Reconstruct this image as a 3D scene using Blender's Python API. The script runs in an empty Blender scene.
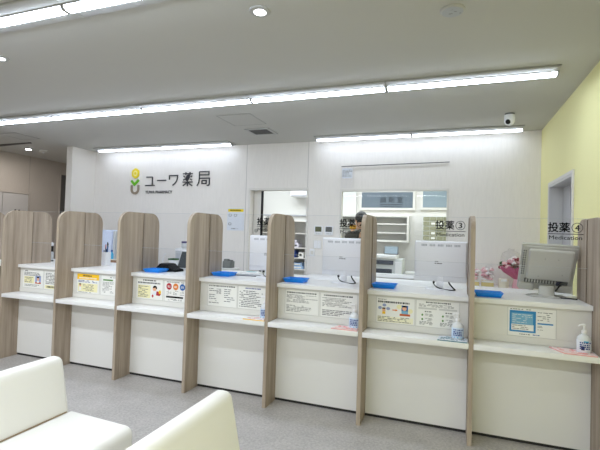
import bpy, bmesh, math, random
from mathutils import Vector, Matrix, Euler
R = random.Random(7)
sc = bpy.context.scene
col = sc.collection

# ------------------------------------------------------------------ materials
def lin(c):
    o = []
    for v in c:
        v /= 255.0
        o.append(v / 12.92 if v <= .04045 else ((v + .055) / 1.055) ** 2.4)
    return (*o, 1.0)

def newmat(name):
    m = bpy.data.materials.new(name); m.use_nodes = True
    nt = m.node_tree; b = nt.nodes['Principled BSDF']
    return m, nt, b

def P(name, c, rough=.5, metal=0.0, bump=None, var=0.0, vscale=20, coat=0.0, spec=.5):
    """plain procedural material: base colour with a faint noise variation and optional bump"""
    m, nt, b = newmat(name)
    b.inputs['Roughness'].default_value = rough
    b.inputs['Metallic'].default_value = metal
    b.inputs['Specular IOR Level'].default_value = spec
    b.inputs['Coat Weight'].default_value = coat
    b.inputs['Base Color'].default_value = lin(c)
    if var or bump:
        g = nt.nodes.new('ShaderNodeNewGeometry')
        n = nt.nodes.new('ShaderNodeTexNoise'); n.inputs['Scale'].default_value = vscale; n.inputs['Detail'].default_value = 4
        nt.links.new(g.outputs['Position'], n.inputs['Vector'])
        if var:
            mx = nt.nodes.new('ShaderNodeMix'); mx.data_type = 'RGBA'
            mx.inputs['A'].default_value = lin([max(0, v * (1 - var)) for v in c])
            mx.inputs['B'].default_value = lin([min(255, v * (1 + var)) for v in c])
            nt.links.new(n.outputs['Fac'], mx.inputs['Factor'])
            nt.links.new(mx.outputs['Result'], b.inputs['Base Color'])
        if bump:
            bp = nt.nodes.new('ShaderNodeBump'); bp.inputs['Strength'].default_value = bump; bp.inputs['Distance'].default_value = .002
            nt.links.new(n.outputs['Fac'], bp.inputs['Height']); nt.links.new(bp.outputs['Normal'], b.inputs['Normal'])
    return m

def EM(name, c, s):
    m, nt, b = newmat(name)
    b.inputs['Base Color'].default_value = lin(c)
    b.inputs['Emission Color'].default_value = lin(c)
    b.inputs['Emission Strength'].default_value = s
    return m

def clear(name, tint, refl=.04, rough=.015):
    """thin clear sheet: straight-through light plus a mirror share that grows at grazing angles"""
    m, nt, b = newmat(name); nt.nodes.remove(b)
    out = nt.nodes['Material Output']
    tr = nt.nodes.new('ShaderNodeBsdfTransparent'); tr.inputs['Color'].default_value = (*tint, 1)
    gl = nt.nodes.new('ShaderNodeBsdfGlossy'); gl.inputs['Roughness'].default_value = rough
    lw = nt.nodes.new('ShaderNodeLayerWeight'); lw.inputs['Blend'].default_value = .5
    pw = nt.nodes.new('ShaderNodeMath'); pw.operation = 'POWER'; pw.inputs[1].default_value = 5
    mu = nt.nodes.new('ShaderNodeMath'); mu.operation = 'MULTIPLY_ADD'; mu.inputs[1].default_value = .85; mu.inputs[2].default_value = refl
    mx = nt.nodes.new('ShaderNodeMixShader')
    nt.links.new(lw.outputs['Facing'], pw.inputs[0]); nt.links.new(pw.outputs[0], mu.inputs[0])
    nt.links.new(mu.outputs[0], mx.inputs[0]); nt.links.new(tr.outputs[0], mx.inputs[1]); nt.links.new(gl.outputs[0], mx.inputs[2])
    nt.links.new(mx.outputs[0], out.inputs['Surface'])
    return m

def wood_mat(name, dark, mid, light):
    m, nt, b = newmat(name); b.inputs['Roughness'].default_value = .55
    g = nt.nodes.new('ShaderNodeNewGeometry')
    mp = nt.nodes.new('ShaderNodeMapping'); mp.inputs['Scale'].default_value = (9, 22, 1.1)
    n1 = nt.nodes.new('ShaderNodeTexNoise'); n1.inputs['Scale'].default_value = 1.0; n1.inputs['Detail'].default_value = 6; n1.inputs['Roughness'].default_value = .6
    mp2 = nt.nodes.new('ShaderNodeMapping'); mp2.inputs['Scale'].default_value = (60, 140, 3.0)
    n2 = nt.nodes.new('ShaderNodeTexNoise'); n2.inputs['Scale'].default_value = 1.0; n2.inputs['Detail'].default_value = 3
    r = nt.nodes.new('ShaderNodeValToRGB')
    e = r.color_ramp.elements
    e[0].position = .3; e[0].color = lin(dark); e[1].position = .72; e[1].color = lin(light)
    k = e.new(.5); k.color = lin(mid)
    ad = nt.nodes.new('ShaderNodeMath'); ad.operation = 'MULTIPLY_ADD'; ad.inputs[1].default_value = .28
    sb = nt.nodes.new('ShaderNodeMath'); sb.operation = 'SUBTRACT'; sb.inputs[1].default_value = .14
    nt.links.new(g.outputs['Position'], mp.inputs['Vector']); nt.links.new(mp.outputs[0], n1.inputs['Vector'])
    nt.links.new(g.outputs['Position'], mp2.inputs['Vector']); nt.links.new(mp2.outputs[0], n2.inputs['Vector'])
    nt.links.new(n2.outputs['Fac'], ad.inputs[0]); nt.links.new(n1.outputs['Fac'], ad.inputs[2])
    nt.links.new(ad.outputs[0], sb.inputs[0]); nt.links.new(sb.outputs[0], r.inputs['Fac'])
    nt.links.new(r.outputs['Color'], b.inputs['Base Color'])
    return m

def wallpaper(name, c, seams, axis):
    """wallpaper with faint weave and the butt joints between its lengths"""
    m, nt, b = newmat(name); b.inputs['Roughness'].default_value = .85
    g = nt.nodes.new('ShaderNodeNewGeometry'); sp = nt.nodes.new('ShaderNodeSeparateXYZ')
    nt.links.new(g.outputs['Position'], sp.inputs[0])
    mp = nt.nodes.new('ShaderNodeMapping'); mp.inputs['Scale'].default_value = (60, 60, 8)
    n = nt.nodes.new('ShaderNodeTexNoise'); n.inputs['Scale'].default_value = 1; n.inputs['Detail'].default_value = 3
    nt.links.new(g.outputs['Position'], mp.inputs['Vector']); nt.links.new(mp.outputs[0], n.inputs['Vector'])
    mx = nt.nodes.new('ShaderNodeMix'); mx.data_type = 'RGBA'
    mx.inputs['A'].default_value = lin([v * .975 for v in c]); mx.inputs['B'].default_value = lin([min(255, v * 1.02) for v in c])
    nt.links.new(n.outputs['Fac'], mx.inputs['Factor'])
    last = mx.outputs['Result']
    for s in seams:
        d = nt.nodes.new('ShaderNodeMath'); d.operation = 'SUBTRACT'; d.inputs[1].default_value = s
        a = nt.nodes.new('ShaderNodeMath'); a.operation = 'ABSOLUTE'
        l = nt.nodes.new('ShaderNodeMath'); l.operation = 'LESS_THAN'; l.inputs[1].default_value = .0045
        nt.links.new(sp.outputs[axis], d.inputs[0]); nt.links.new(d.outputs[0], a.inputs[0]); nt.links.new(a.outputs[0], l.inputs[0])
        k = nt.nodes.new('ShaderNodeMix'); k.data_type = 'RGBA'
        nt.links.new(l.outputs[0], k.inputs['Factor']); nt.links.new(last, k.inputs['A'])
        k.inputs['B'].default_value = lin([v * .83 for v in c])
        last = k.outputs['Result']
    nt.links.new(last, b.inputs['Base Color'])
    return m

M = {}
M['wood'] = wood_mat('taupe woodgrain laminate', (142, 127, 112), (165, 150, 134), (184, 169, 152))
M['wood_edge'] = wood_mat('taupe woodgrain edge tape', (152, 137, 121), (173, 158, 141), (190, 176, 159))
M['white_lam'] = P('white laminate', (232, 231, 228), .42)
M['white_top'] = P('white worktop laminate', (240, 240, 240), .34)
M['rail'] = P('pale grey laminate', (226, 225, 220), .45)
M['holder'] = P('clear-edged notice holder', (205, 206, 203), .35)
M['black'] = P('black plastic', (14, 14, 17), .55, spec=.25)
M['kick'] = P('dark kick plate', (38, 36, 36), .6)
M['wallpaper'] = wallpaper('off-white wallpaper', (238, 234, 230), (-2.774, -1.842), 0)
M['wallpaper_left'] = wallpaper('taupe grey wallpaper', (184, 175, 167), (5.46, 4.0), 1)
M['partition'] = P('pale wallpaper', (234, 230, 226), .85)
M['yellow'] = P('pale yellow wallpaper', (243, 238, 178), .85, var=.012, vscale=60)
M['ceiling'] = P('off-white ceiling board', (192, 191, 186), .9, var=.008, vscale=90)
M['frame_white'] = P('off-white painted frame', (225, 222, 217), .5)
M['frame_grey'] = P('grey painted steel', (206, 205, 204), .45)
M['door_grey'] = P('dark grey door skin', (190, 189, 191), .45)
M['door_white'] = P('pale grey door skin', (190, 186, 184), .5)
M['lamp'] = EM('lit lamp cover', (226, 238, 255), 24.0)
M['lamp_dim'] = EM('dimmed lit lamp cover', (230, 240, 255), 7.5)
M['fixture'] = P('painted lamp base', (176, 176, 174), .5)
M['downlight'] = EM('lit downlight lens', (245, 248, 255), 9.0)
M['acrylic'] = clear('clear acrylic', (.990, .991, .993), .006)
M['acrylic2'] = clear('clear acrylic lower', (.974, .978, .986), .012)
M['channel'] = P('brown grey channel', (140, 126, 112), .6)
M['acrylic_edge'] = P('polished acrylic edge', (206, 210, 214), .25)
M['glass'] = clear('window glass', (.965, .98, .985), .015)
M['film'] = clear('crinkled clear film', (.965, .965, .975), .07, .25)
M['ink'] = P('black lettering', (10, 10, 12), .8, spec=.1)
M['ink_grey'] = P('grey printed ink', (92, 92, 94), .7)
M['ink_dark'] = P('dark printed ink', (58, 58, 62), .7)
M['paper'] = P('white paper', (238, 238, 234), .7)
M['paper_blue'] = P('bluish white paper', (226, 231, 240), .6)
M['pale_yellow'] = P('pale yellow print', (238, 232, 186), .7)
M['amber'] = P('amber yellow print', (246, 196, 30), .7)
M['yellow_ink'] = P('strong yellow print', (240, 212, 30), .7)
M['green'] = P('leaf green', (104, 186, 28), .5)
M['taupe'] = P('taupe enamel', (150, 136, 118), .5)
M['logo_yellow'] = P('logo yellow', (240, 216, 30), .5)
M['logo_pale'] = P('logo pale yellow', (250, 240, 150), .5)
M['charcoal'] = P('charcoal enamel', (52, 52, 56), .5)
M['tray'] = P('bright blue plastic', (12, 140, 240), .4)
M['mon_white'] = P('white monitor plastic', (241, 242, 246), .42)
M['mon_light_grey'] = P('light grey vent plastic', (178, 181, 188), .5)  # even light grey plastic for vents, buttons and rails
M['mon_grey'] = P('aged grey monitor plastic', (196, 195, 191), .5)
M['mon_grey2'] = P('aged light grey housing plastic', (208, 207, 203), .5)
M['mon_dark'] = P('dark vent grey', (96, 98, 98), .6)
M['brown_card'] = P('brown card', (150, 116, 92), .7)
M['navy'] = P('navy connector', (28, 30, 62), .5)
M['screen'] = P('dark slate screen', (66, 72, 76), .25)
M['bottle'] = P('translucent white bottle', (226, 230, 235), .25, coat=.3)
M['pump'] = P('white pump plastic', (244, 244, 246), .35)
M['label_blue'] = P('pale blue label', (205, 222, 242), .45)
M['blue_ink'] = P('blue label print', (40, 62, 140), .5)
M['cyan_ink'] = P('cyan label stripe', (70, 175, 222), .5)
M['pink_ink'] = P('coral pink print', (232, 110, 112), .6)
M['pink_edge'] = P('pink sheet edge', (238, 178, 174), .7)
M['faint_yellow'] = P('faint yellow print', (240, 237, 210), .7)
M['pink_paper'] = P('pale pink paper', (246, 222, 222), .7)
M['teal_ink'] = P('teal print', (70, 120, 138), .6)
M['skyblue'] = P('poster blue', (40, 132, 192), .6)
M['skyblue2'] = P('poster pale blue', (120, 176, 208), .6)
M['red_ink'] = P('deep red print', (178, 34, 48), .6)
M['orange_ink'] = P('orange print', (226, 128, 40), .6)
M['blue_ink2'] = P('medium blue print', (42, 98, 168), .6)
M['skin_print'] = P('printed skin tone', (232, 178, 142), .7)
M['green_ink'] = P('green print', (86, 140, 60), .6)
M['brown_ink'] = P('brown orange print', (196, 96, 48), .7)
M['lilac_ink'] = P('lilac blue print', (150, 162, 200), .7)
M['sofa'] = P('cream white vinyl upholstery', (236, 234, 229), .5, bump=.05, vscale=400)
M['seam'] = P('brown seam piping', (150, 130, 100), .7)  # brown line along the joint of seat and backrest
M['sofa_base'] = P('dark plinth', (70, 66, 62), .6)
M['grey_machine'] = P('grey white machine plastic', (196, 199, 202), .45)
M['greygreen'] = P('grey green caddy', (116, 120, 118), .5)
M['pale_blue_cab'] = P('pale blue enamel', (206, 216, 238), .4)
M['steel'] = P('satin steel', (178, 178, 176), .3, metal=.8)
M['olive_drawer'] = P('olive grey drawer plastic', (150, 150, 124), .5)
M['slate_board'] = P('slate blue sign board', (104, 116, 128), .25)
M['slate_pane'] = P('grey blue glazed board', (138, 154, 165), .15)
M['shelf_white'] = P('white shelving', (222, 223, 220), .5)
M['printer'] = P('copier light grey plastic', (208, 212, 214), .5)
M['printer_dark'] = P('copier dark blue grey', (58, 66, 82), .5)
M['skin'] = P('skin', (206, 160, 130), .55)
M['hair'] = P('black hair', (18, 17, 18), .55, bump=.3, vscale=150)
M['olive'] = P('dark olive cloth', (58, 56, 46), .85)
M['trousers'] = P('dark trousers', (40, 42, 48), .8)
M['shoe'] = P('dark shoes', (30, 28, 28), .5)
M['yellow_pack'] = P('yellow packet', (226, 170, 50), .6)
M['pink_petal'] = P('pale pink petals', (240, 196, 200), .7)
M['white_petal'] = P('white petals', (246, 240, 238), .7)
M['red_petal'] = P('crimson petals', (150, 36, 62), .7)
M['wrap'] = P('magenta pink wrapping paper', (196, 90, 132), .6)
M['wrap2'] = P('light pink wrapping paper', (232, 178, 188), .6)
M['leafdark'] = P('dark green leaves', (52, 92, 54), .7)
M['straw'] = P('straw yellow filling', (226, 206, 140), .8)
M['cream'] = P('cream box card', (236, 228, 208), .7)
M['box_blue'] = P('blue carton', (40, 72, 150), .6)
M['box_paleblue'] = P('pale blue carton', (150, 182, 220), .6)
M['box_mauve'] = P('mauve white carton', (206, 204, 216), .6)
M['lcd_green'] = P('dark green display', (92, 98, 66), .3)
M['grey_slot'] = P('grey vent blades', (92, 92, 90), .6)
M['shadow_gap'] = P('dark recess', (92, 90, 88), .8)  # shade colour painted for ceiling gap, dark doorway and door joint
M['cyan_obj'] = P('teal plastic', (40, 160, 170), .5)
M['purple'] = P('dark violet cap', (80, 74, 120), .5)
M['hatch_line'] = P('hatch trim grey', (150, 149, 145), .7)
M['ceil_panel'] = P('hatch board', (191, 190, 185), .9)

def floor_mat():
    m, nt, b = newmat('speckled grey vinyl floor'); b.inputs['Roughness'].default_value = .48
    g = nt.nodes.new('ShaderNodeNewGeometry')
    n1 = nt.nodes.new('ShaderNodeTexNoise'); n1.inputs['Scale'].default_value = 55; n1.inputs['Detail'].default_value = 6; n1.inputs['Roughness'].default_value = .7
    n2 = nt.nodes.new('ShaderNodeTexNoise'); n2.inputs['Scale'].default_value = 5; n2.inputs['Detail'].default_value = 4
    nt.links.new(g.outputs['Position'], n1.inputs['Vector']); nt.links.new(g.outputs['Position'], n2.inputs['Vector'])
    r = nt.nodes.new('ShaderNodeValToRGB'); e = r.color_ramp.elements
    e[0].position = .36; e[0].color = lin((156, 152, 150)); e[1].position = .66; e[1].color = lin((188, 184, 181))
    ad = nt.nodes.new('ShaderNodeMath'); ad.operation = 'MULTIPLY_ADD'; ad.inputs[1].default_value = .3; 
    sb = nt.nodes.new('ShaderNodeMath'); sb.operation = 'SUBTRACT'; sb.inputs[1].default_value = .15
    nt.links.new(n2.outputs['Fac'], ad.inputs[0]); nt.links.new(n1.outputs['Fac'], ad.inputs[2]); nt.links.new(ad.outputs[0], sb.inputs[0])
    nt.links.new(sb.outputs[0], r.inputs['Fac']); nt.links.new(r.outputs['Color'], b.inputs['Base Color'])
    return m
M['floor'] = floor_mat()

# ------------------------------------------------------------------ builders
def tag(o, label=None, cat=None, group=None, kind=None):
    if label: o['label'] = label
    if cat: o['category'] = cat
    if group: o['group'] = group
    if kind: o['kind'] = kind
    return o

def thing(name, label, cat, loc=(0, 0, 0), group=None, kind=None):
    o = bpy.data.objects.new(name, None); o.empty_display_size = .05; col.objects.link(o)
    o.location = loc
    return tag(o, label, cat, group, kind)

def origin(o):
    v = Vector((0, 0, 0))
    while o is not None:
        v += Vector(o.location); o = o.parent
    return v

class MB:
    """collects shapes in world coordinates; build() links them as one mesh object under its parent"""
    def __init__(s): s.b = bmesh.new()
    def box(s, x0, x1, y0, y1, z0, z1):
        vs = [s.b.verts.new((x, y, z)) for x in (x0, x1) for y in (y0, y1) for z in (z0, z1)]
        for f in ((0, 1, 3, 2), (4, 6, 7, 5), (0, 4, 5, 1), (2, 3, 7, 6), (0, 2, 6, 4), (1, 5, 7, 3)):
            s.b.faces.new([vs[i] for i in f])
        return s
    def prism(s, pts, axis, a, b):
        """closed outline extruded along an axis; pts give the two other coordinates in xyz order"""
        def mk(p, t):
            if axis == 'X': return (t, p[0], p[1])
            if axis == 'Y': return (p[0], t, p[1])
            return (p[0], p[1], t)
        va = [s.b.verts.new(mk(p, a)) for p in pts]; vb = [s.b.verts.new(mk(p, b)) for p in pts]
        n = len(pts)
        s.b.faces.new(va); s.b.faces.new(vb[::-1])
        for i in range(n): s.b.faces.new((va[i], vb[i], vb[(i + 1) % n], va[(i + 1) % n]))
        return s
    def tube(s, pts, r, seg=8, caps=True):
        pts = [Vector(p) for p in pts]; rings = []
        rr = r if isinstance(r, (list, tuple)) else [r] * len(pts)
        for i, p in enumerate(pts):
            d = (pts[min(i + 1, len(pts) - 1)] - pts[max(i - 1, 0)]).normalized()
            up = Vector((0, 0, 1)) if abs(d.z) < .95 else Vector((1, 0, 0))
            u = d.cross(up).normalized(); v = d.cross(u).normalized()
            rings.append([s.b.verts.new(p + (u * math.cos(2 * math.pi * k / seg) + v * math.sin(2 * math.pi * k / seg)) * rr[i]) for k in range(seg)])
        for a, b in zip(rings, rings[1:]):
            for k in range(seg): s.b.faces.new((a[k], a[(k + 1) % seg], b[(k + 1) % seg], b[k]))
        if caps: s.b.faces.new(rings[0]); s.b.faces.new(rings[-1][::-1])
        return s
    def lathe(s, prof, c=(0, 0, 0), seg=24, sx=1.0, sy=1.0):
        rings = []
        for r, z in prof:
            rings.append([s.b.verts.new((c[0] + sx * r * math.cos(2 * math.pi * k / seg), c[1] + sy * r * math.sin(2 * math.pi * k / seg), c[2] + z)) for k in range(seg)])
        for a, b in zip(rings, rings[1:]):
            for k in range(seg): s.b.faces.new((a[k], a[(k + 1) % seg], b[(k + 1) % seg], b[k]))
        s.b.faces.new(rings[0]); s.b.faces.new(rings[-1][::-1])
        return s
    def ball(s, c, rx, ry=None, rz=None, seg=10, rings=7):
        ry = ry or rx; rz = rz or rx
        mt = Matrix.Translation(c) @ Matrix.Diagonal((rx, ry, rz, 1))
        bmesh.ops.create_uvsphere(s.b, u_segments=seg, v_segments=rings, radius=1, matrix=mt); return s
    def ribbon(s, pts, w, y0, y1, closed=False):
        """a flat stroke of width w in an XZ plane, thickness y0..y1"""
        pts = [Vector((p[0], p[1])) for p in pts]; n = len(pts); L = []; Rr = []
        for i in range(n):
            if closed: a, b = pts[(i - 1) % n], pts[(i + 1) % n]
            else: a, b = pts[max(i - 1, 0)], pts[min(i + 1, n - 1)]
            d1 = (pts[i] - a); d2 = (b - pts[i])
            d1 = d1.normalized() if d1.length > 1e-9 else d2.normalized(); d2 = d2.normalized() if d2.length > 1e-9 else d1
            t = (d1 + d2); t = t.normalized() if t.length > 1e-6 else d1
            nrm = Vector((-t.y, t.x)); k = max(.5, nrm.dot(Vector((-d1.y, d1.x))))
            o = nrm * (w / 2 / k); L.append(pts[i] + o); Rr.append(pts[i] - o)
        rows = []
        for l, r in zip(L, Rr):
            rows.append([s.b.verts.new((l.x, y0, l.y)), s.b.verts.new((r.x, y0, r.y)), s.b.verts.new((r.x, y1, r.y)), s.b.verts.new((l.x, y1, l.y))])
        m = n if closed else n - 1
        for i in range(m):
            a, b = rows[i], rows[(i + 1) % n]
            for k in range(4): s.b.faces.new((a[k], a[(k + 1) % 4], b[(k + 1) % 4], b[k]))
        if not closed: s.b.faces.new(rows[0][::-1]); s.b.faces.new(rows[-1])
        return s
    def build(s, name, mat, parent=None, bevel=0, seg=2, smooth=False, xf=None):
        b = s.b
        bmesh.ops.recalc_face_normals(b, faces=b.faces)
        if bevel:
            ed = [e for e in b.edges if len(e.link_faces) == 2 and e.calc_face_angle(0) > .5]
            bmesh.ops.bevel(b, geom=ed, offset=bevel, segments=seg, profile=.5, affect='EDGES', clamp_overlap=True)
        if xf is not None: b.transform(xf)
        if parent is not None: b.transform(Matrix.Translation(-origin(parent)))
        me = bpy.data.meshes.new(name); b.to_mesh(me); b.free()
        me.materials.append(mat if not isinstance(mat, str) else M[mat])
        if smooth or bevel:
            for p in me.polygons: p.use_smooth = True
            if smooth != 'all':
                try: me.set_sharp_from_angle(angle=math.radians(40))
                except Exception: pass
        o = bpy.data.objects.new(name, me); col.objects.link(o)
        if parent is not None: o.parent = parent
        return o

def kids(o): return [c for c in bpy.data.objects if c.parent == o]
def dup(o, loc=None, label=None, group=None, rotz=None, parent=None):
    c = o.copy(); col.objects.link(c)
    if parent is not None: c.parent = parent
    if loc is not None: c.location = loc
    if rotz is not None: c.rotation_euler.z = rotz
    if label: c['label'] = label
    if group: c['group'] = group
    for k in kids(o): dup(k, parent=c)
    return c

def lettering(txt, name, mat, parent, x0, x1, z0, z1, y, bold=0.0, deep=.0012, fit=True, sp=1.0):
    cu = bpy.data.curves.new('t', 'FONT'); cu.body = txt; cu.size = 1; cu.extrude = .01; cu.space_character = sp
    cu.resolution_u = 3
    t = bpy.data.objects.new('t', cu); col.objects.link(t)
    dg = bpy.context.evaluated_depsgraph_get(); dg.update()
    me = bpy.data.meshes.new_from_object(t.evaluated_get(dg))
    bpy.data.objects.remove(t); bpy.data.curves.remove(cu)
    xs = [v.co.x for v in me.vertices]; ys = [v.co.y for v in me.vertices]
    ax, bx, ay, by = min(xs), max(xs), min(ys), max(ys)
    sx = (x1 - x0) / (bx - ax); sz = (z1 - z0) / (by - ay)
    off = origin(parent)
    for v in me.vertices:
        v.co = Vector((x0 + (v.co.x - ax) * sx, y - (deep if v.co.z > 0 else 0), z0 + (v.co.y - ay) * sz)) - off
    if bold:
        bm = bmesh.new(); bm.from_mesh(me); base = bm.faces[:] + bm.edges[:] + bm.verts[:]
        for q, (dx, dz) in enumerate(((1, 0), (-1, 0), (0, 1), (0, -1))):
            g2 = bmesh.ops.duplicate(bm, geom=base)['geom']
            bmesh.ops.translate(bm, verts=[e for e in g2 if isinstance(e, bmesh.types.BMVert)], vec=(dx * bold, -.00006 * (q + 1), dz * bold))
        bm.to_mesh(me); bm.free()
    me.materials.clear(); me.materials.append(M[mat]); me.name = name
    o = bpy.data.objects.new(name, me); col.objects.link(o); o.parent = parent
    return o

def structure(name, mb, mat, **k):
    return tag(mb.build(name, mat, **k), kind='structure')

# ------------------------------------------------------------------ the room
H = 2.70; XR = .949; YB = 5.376; XL = -7.2
structure('floor', MB().box(XL, 1.3, -4, 7.6, -.1, 0), 'floor')
structure('ceiling', MB().box(XL, 1.3, -4, 7.6, H, H + .1), 'ceiling')
# back wall with the sliding-door opening and the dispensary window
DX0, DX1, DZ = -2.700, -1.850, 2.043
WX0, WX1, WZ0, WZ1 = -1.385, -.028, .925, 2.045
mb = MB()
y0, y1 = YB, YB + .11
mb.box(-5.575, DX0, y0, y1, 0, H).box(DX0, DX1, y0, y1, DZ, H).box(DX1, WX0, y0, y1, 0, H)
mb.box(WX0, WX1, y0, y1, WZ1, H).box(WX0, WX1, y0, y1, 0, WZ0).box(WX1, XR, y0, y1, 0, H)
structure('wall_back', mb, 'wallpaper')
# yellow wall with a doorway
mb = MB()
ya, yb, zt = 4.02, 4.90, 2.012
mb.box(XR, XR + .15, -4, ya, 0, H).box(XR, XR + .15, yb, 7.6, 0, H).box(XR, XR + .15, ya, yb, zt, H)
structure('wall_right', mb, 'yellow')
d = thing('door_1', None, None, (1.06, 4.46, 0), kind='structure')
MB().box(1.062, 1.092, 4.61, yb - .002, 0, zt - .002).build('door_leaf', 'door_grey', d)
MB().box(1.062, 1.085, ya + .002, 4.575, 0, zt - .002).build('door_leaf', 'door_grey', d)
MB().box(1.07, 1.09, 4.575, 4.61, 0, zt - .002).build('door_gap', 'shadow_gap', d)
fr = MB()
fr.box(XR - .012, 1.06, yb - .025, yb - .001, 0, zt - .001).box(XR - .012, 1.06, ya + .001, ya + .025, 0, zt - .001).box(XR - .012, 1.06, ya + .025, yb - .025, zt - .026, zt - .001)
fr.build('door_frame', 'frame_grey', d)
MB().box(XR - .014, XR - .001, ya - .025, ya, 0, zt + .025).box(XR - .014, XR - .001, yb, yb + .025, 0, zt + .025).box(XR - .014, XR - .001, ya, yb, zt, zt + .025).build('architrave', 'frame_white', d)
# short partition return and the corridor beyond it
structure('wall_partition', MB().box(-5.69, -5.576, 4.916, 6.3, 0, H), 'partition')
structure('wall_left', MB().box(XL - .1, XL, -4, 7.6, 0, H), 'wallpaper_left')
mb = MB(); mb.box(XL, -6.95, 6.25, 6.35, 0, H).box(-6.95, -5.69, 6.25, 6.35, 2.36, H)
structure('wall_corridor', mb, 'wallpaper_left')
structure('wall_corridor_end', MB().box(XL, -5.69, 7.3, 7.4, 0, H), 'wallpaper_left')
structure('wall_front', MB().box(XL, XR, -4.1, -4, 0, H), 'partition')
structure('wall_dispensary', MB().box(-5.6, XR, 7.42, 7.52, 0, H), 'frame_white')
# pale double door on the corridor wall
d = thing('door_3', None, None, (XL, 4.99, 0), kind='structure')
MB().box(XL + .002, XL + .018, 4.52, 4.978, .01, 2.0).build('door_leaf', 'door_white', d)
MB().box(XL + .002, XL + .018, 4.986, 5.44, .01, 2.0).build('door_leaf', 'door_white', d)
MB().box(XL + .002, XL + .03, 5.445, 5.485, 0, 2.045).box(XL + .002, XL + .03, 4.475, 4.515, 0, 2.045).box(XL + .002, XL + .03, 4.515, 5.445, 2.006, 2.045).build('door_frame', 'wallpaper_left', d)
MB().tube([(XL + .05, 5.19, 1.0), (XL + .05, 5.19, 1.72)], .012).box(XL + .018, XL + .05, 5.18, 5.20, 1.66, 1.68).build('handle', 'black', d)
MB().tube([(XL + .05, 5.26, 1.0), (XL + .05, 5.26, 1.72)], .012).box(XL + .018, XL + .05, 5.25, 5.27, 1.66, 1.68).build('handle', 'black', d)
d = thing('door_4', None, None, (XL, 6.18, 0), kind='structure')
MB().box(XL + .001, XL + .01, 6.10, 6.245, 0, 2.46).build('door_leaf', 'shadow_gap', d)  # flat dark panel paints the shade of the open doorway
MB().box(XL + .001, XL + .02, 6.08, 6.10, 0, 2.48).build('door_frame', 'wallpaper_left', d)
# painted shadow gap: flat dark strip where corridor and hall ceilings meet
structure('shade_trim_1', MB().prism([(XL, 4.54), (XL, 4.66), (-6.0, 4.56), (-6.0, 4.53)], 'Z', H - .012, H - .001), 'shadow_gap')
# sliding door, its frame and dark seal
d = thing('door_2', None, None, (-2.66, 5.5, 0), kind='structure')
MB().box(DX0 - .028, DX0, YB - .012, YB - .001, 0, DZ + .028).box(DX1, DX1 + .028, YB - .012, YB - .001, 0, DZ + .028).box(DX0, DX1, YB - .012, YB - .001, DZ, DZ + .028).build('door_frame', 'frame_white', d)
MB().box(-3.42, -2.585, 5.492, 5.525, .01, DZ + .04).build('door_leaf', 'frame_white', d)
MB().box(-2.584, -2.562, 5.49, 5.527, .01, DZ + .04).build('door_seal', 'black', d)
MB().tube([(-2.645, 5.478, 1.47), (-2.645, 5.491, 1.47)], .028, 16).build('door_lock', 'steel', d)
# window into the dispensing room
w = thing('window_1', None, None, (-.7, YB, WZ0), kind='structure')
MB().box(WX0, WX0 + .026, YB - .012, YB + .06, WZ0, WZ1).box(WX1 - .026, WX1, YB - .012, YB + .06, WZ0, WZ1).box(WX0 + .026, WX1 - .026, YB - .012, YB + .06, WZ1 - .026, WZ1).build('window_frame', 'frame_white', w)
MB().box(WX0 + .026, WX1 - .026, YB - .014, YB + .06, WZ0, WZ0 + .045).build('window_sill', 'white_top', w)
MB().box(WX0 + .026, WX1 - .026, YB + .03, YB + .035, WZ0 + .045, WZ1 - .026).build('pane', 'glass', w)

# ------------------------------------------------------------------ dividers
DT = .030; PITCH = .7827
def DXi(i): return .1347 + (i - 7) * PITCH        # near face (−X side) of divider i, 0..8
YF, YK, ZT, RC = 3.181, 3.753, 1.605, .125
def outline(inset=0.0, n=10):
    y0, y1, z1, r = YF + inset, YK - inset, ZT - inset, RC - inset
    p = [(y0, 0), (y1, 0)]
    for k in range(n + 1):
        a = math.pi / 2 * k / n; p.append((y1 - r + r * math.cos(a), z1 - r + r * math.sin(a)))
    for k in range(n + 1):
        a = math.pi / 2 + math.pi / 2 * k / n; p.append((y0 + r + r * math.cos(a), z1 - r + r * math.sin(a)))
    return p
ordw = {8: 'fixed along the yellow wall', 7: 'seen edge-on, second from the yellow wall', 6: 'third from the yellow wall', 5: 'fourth from the yellow wall',
        4: 'fifth from the yellow wall, beside the black card terminal', 3: 'sixth from the yellow wall, beside the white pen cup',
        2: 'seventh from the yellow wall, next to the amber-headed notice', 1: 'eighth from the yellow wall, next to the portrait notice', 0: 'farthest from the yellow wall, mostly hidden'}
div0 = None
for i in range(8, -1, -1):
    lab = 'tall round-topped wood-grain booth divider ' + ordw[i]
    if div0 is None:
        div0 = thing('booth_divider', lab, 'divider', (DXi(i), YF, 0), 'wood-grain booth dividers')
        MB().prism(outline(.0022), 'X', DXi(i), DXi(i) + DT).build('panel', 'wood', div0)
        eb = MB(); o1, o2 = outline(0), outline(.0021)
        o1, o2 = o1[1:] + o1[:1], o2[1:] + o2[:1]
        for a in range(len(o1) - 1):
            eb.prism([o1[a], o1[a + 1], o2[a + 1], o2[a]], 'X', DXi(i), DXi(i) + DT)
        bmesh.ops.remove_doubles(eb.b, verts=eb.b.verts, dist=1e-5)
        eb.build('edge_band', 'wood_edge', div0)
    else:
        dup(div0, (DXi(i), YF, 0), lab)

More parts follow.
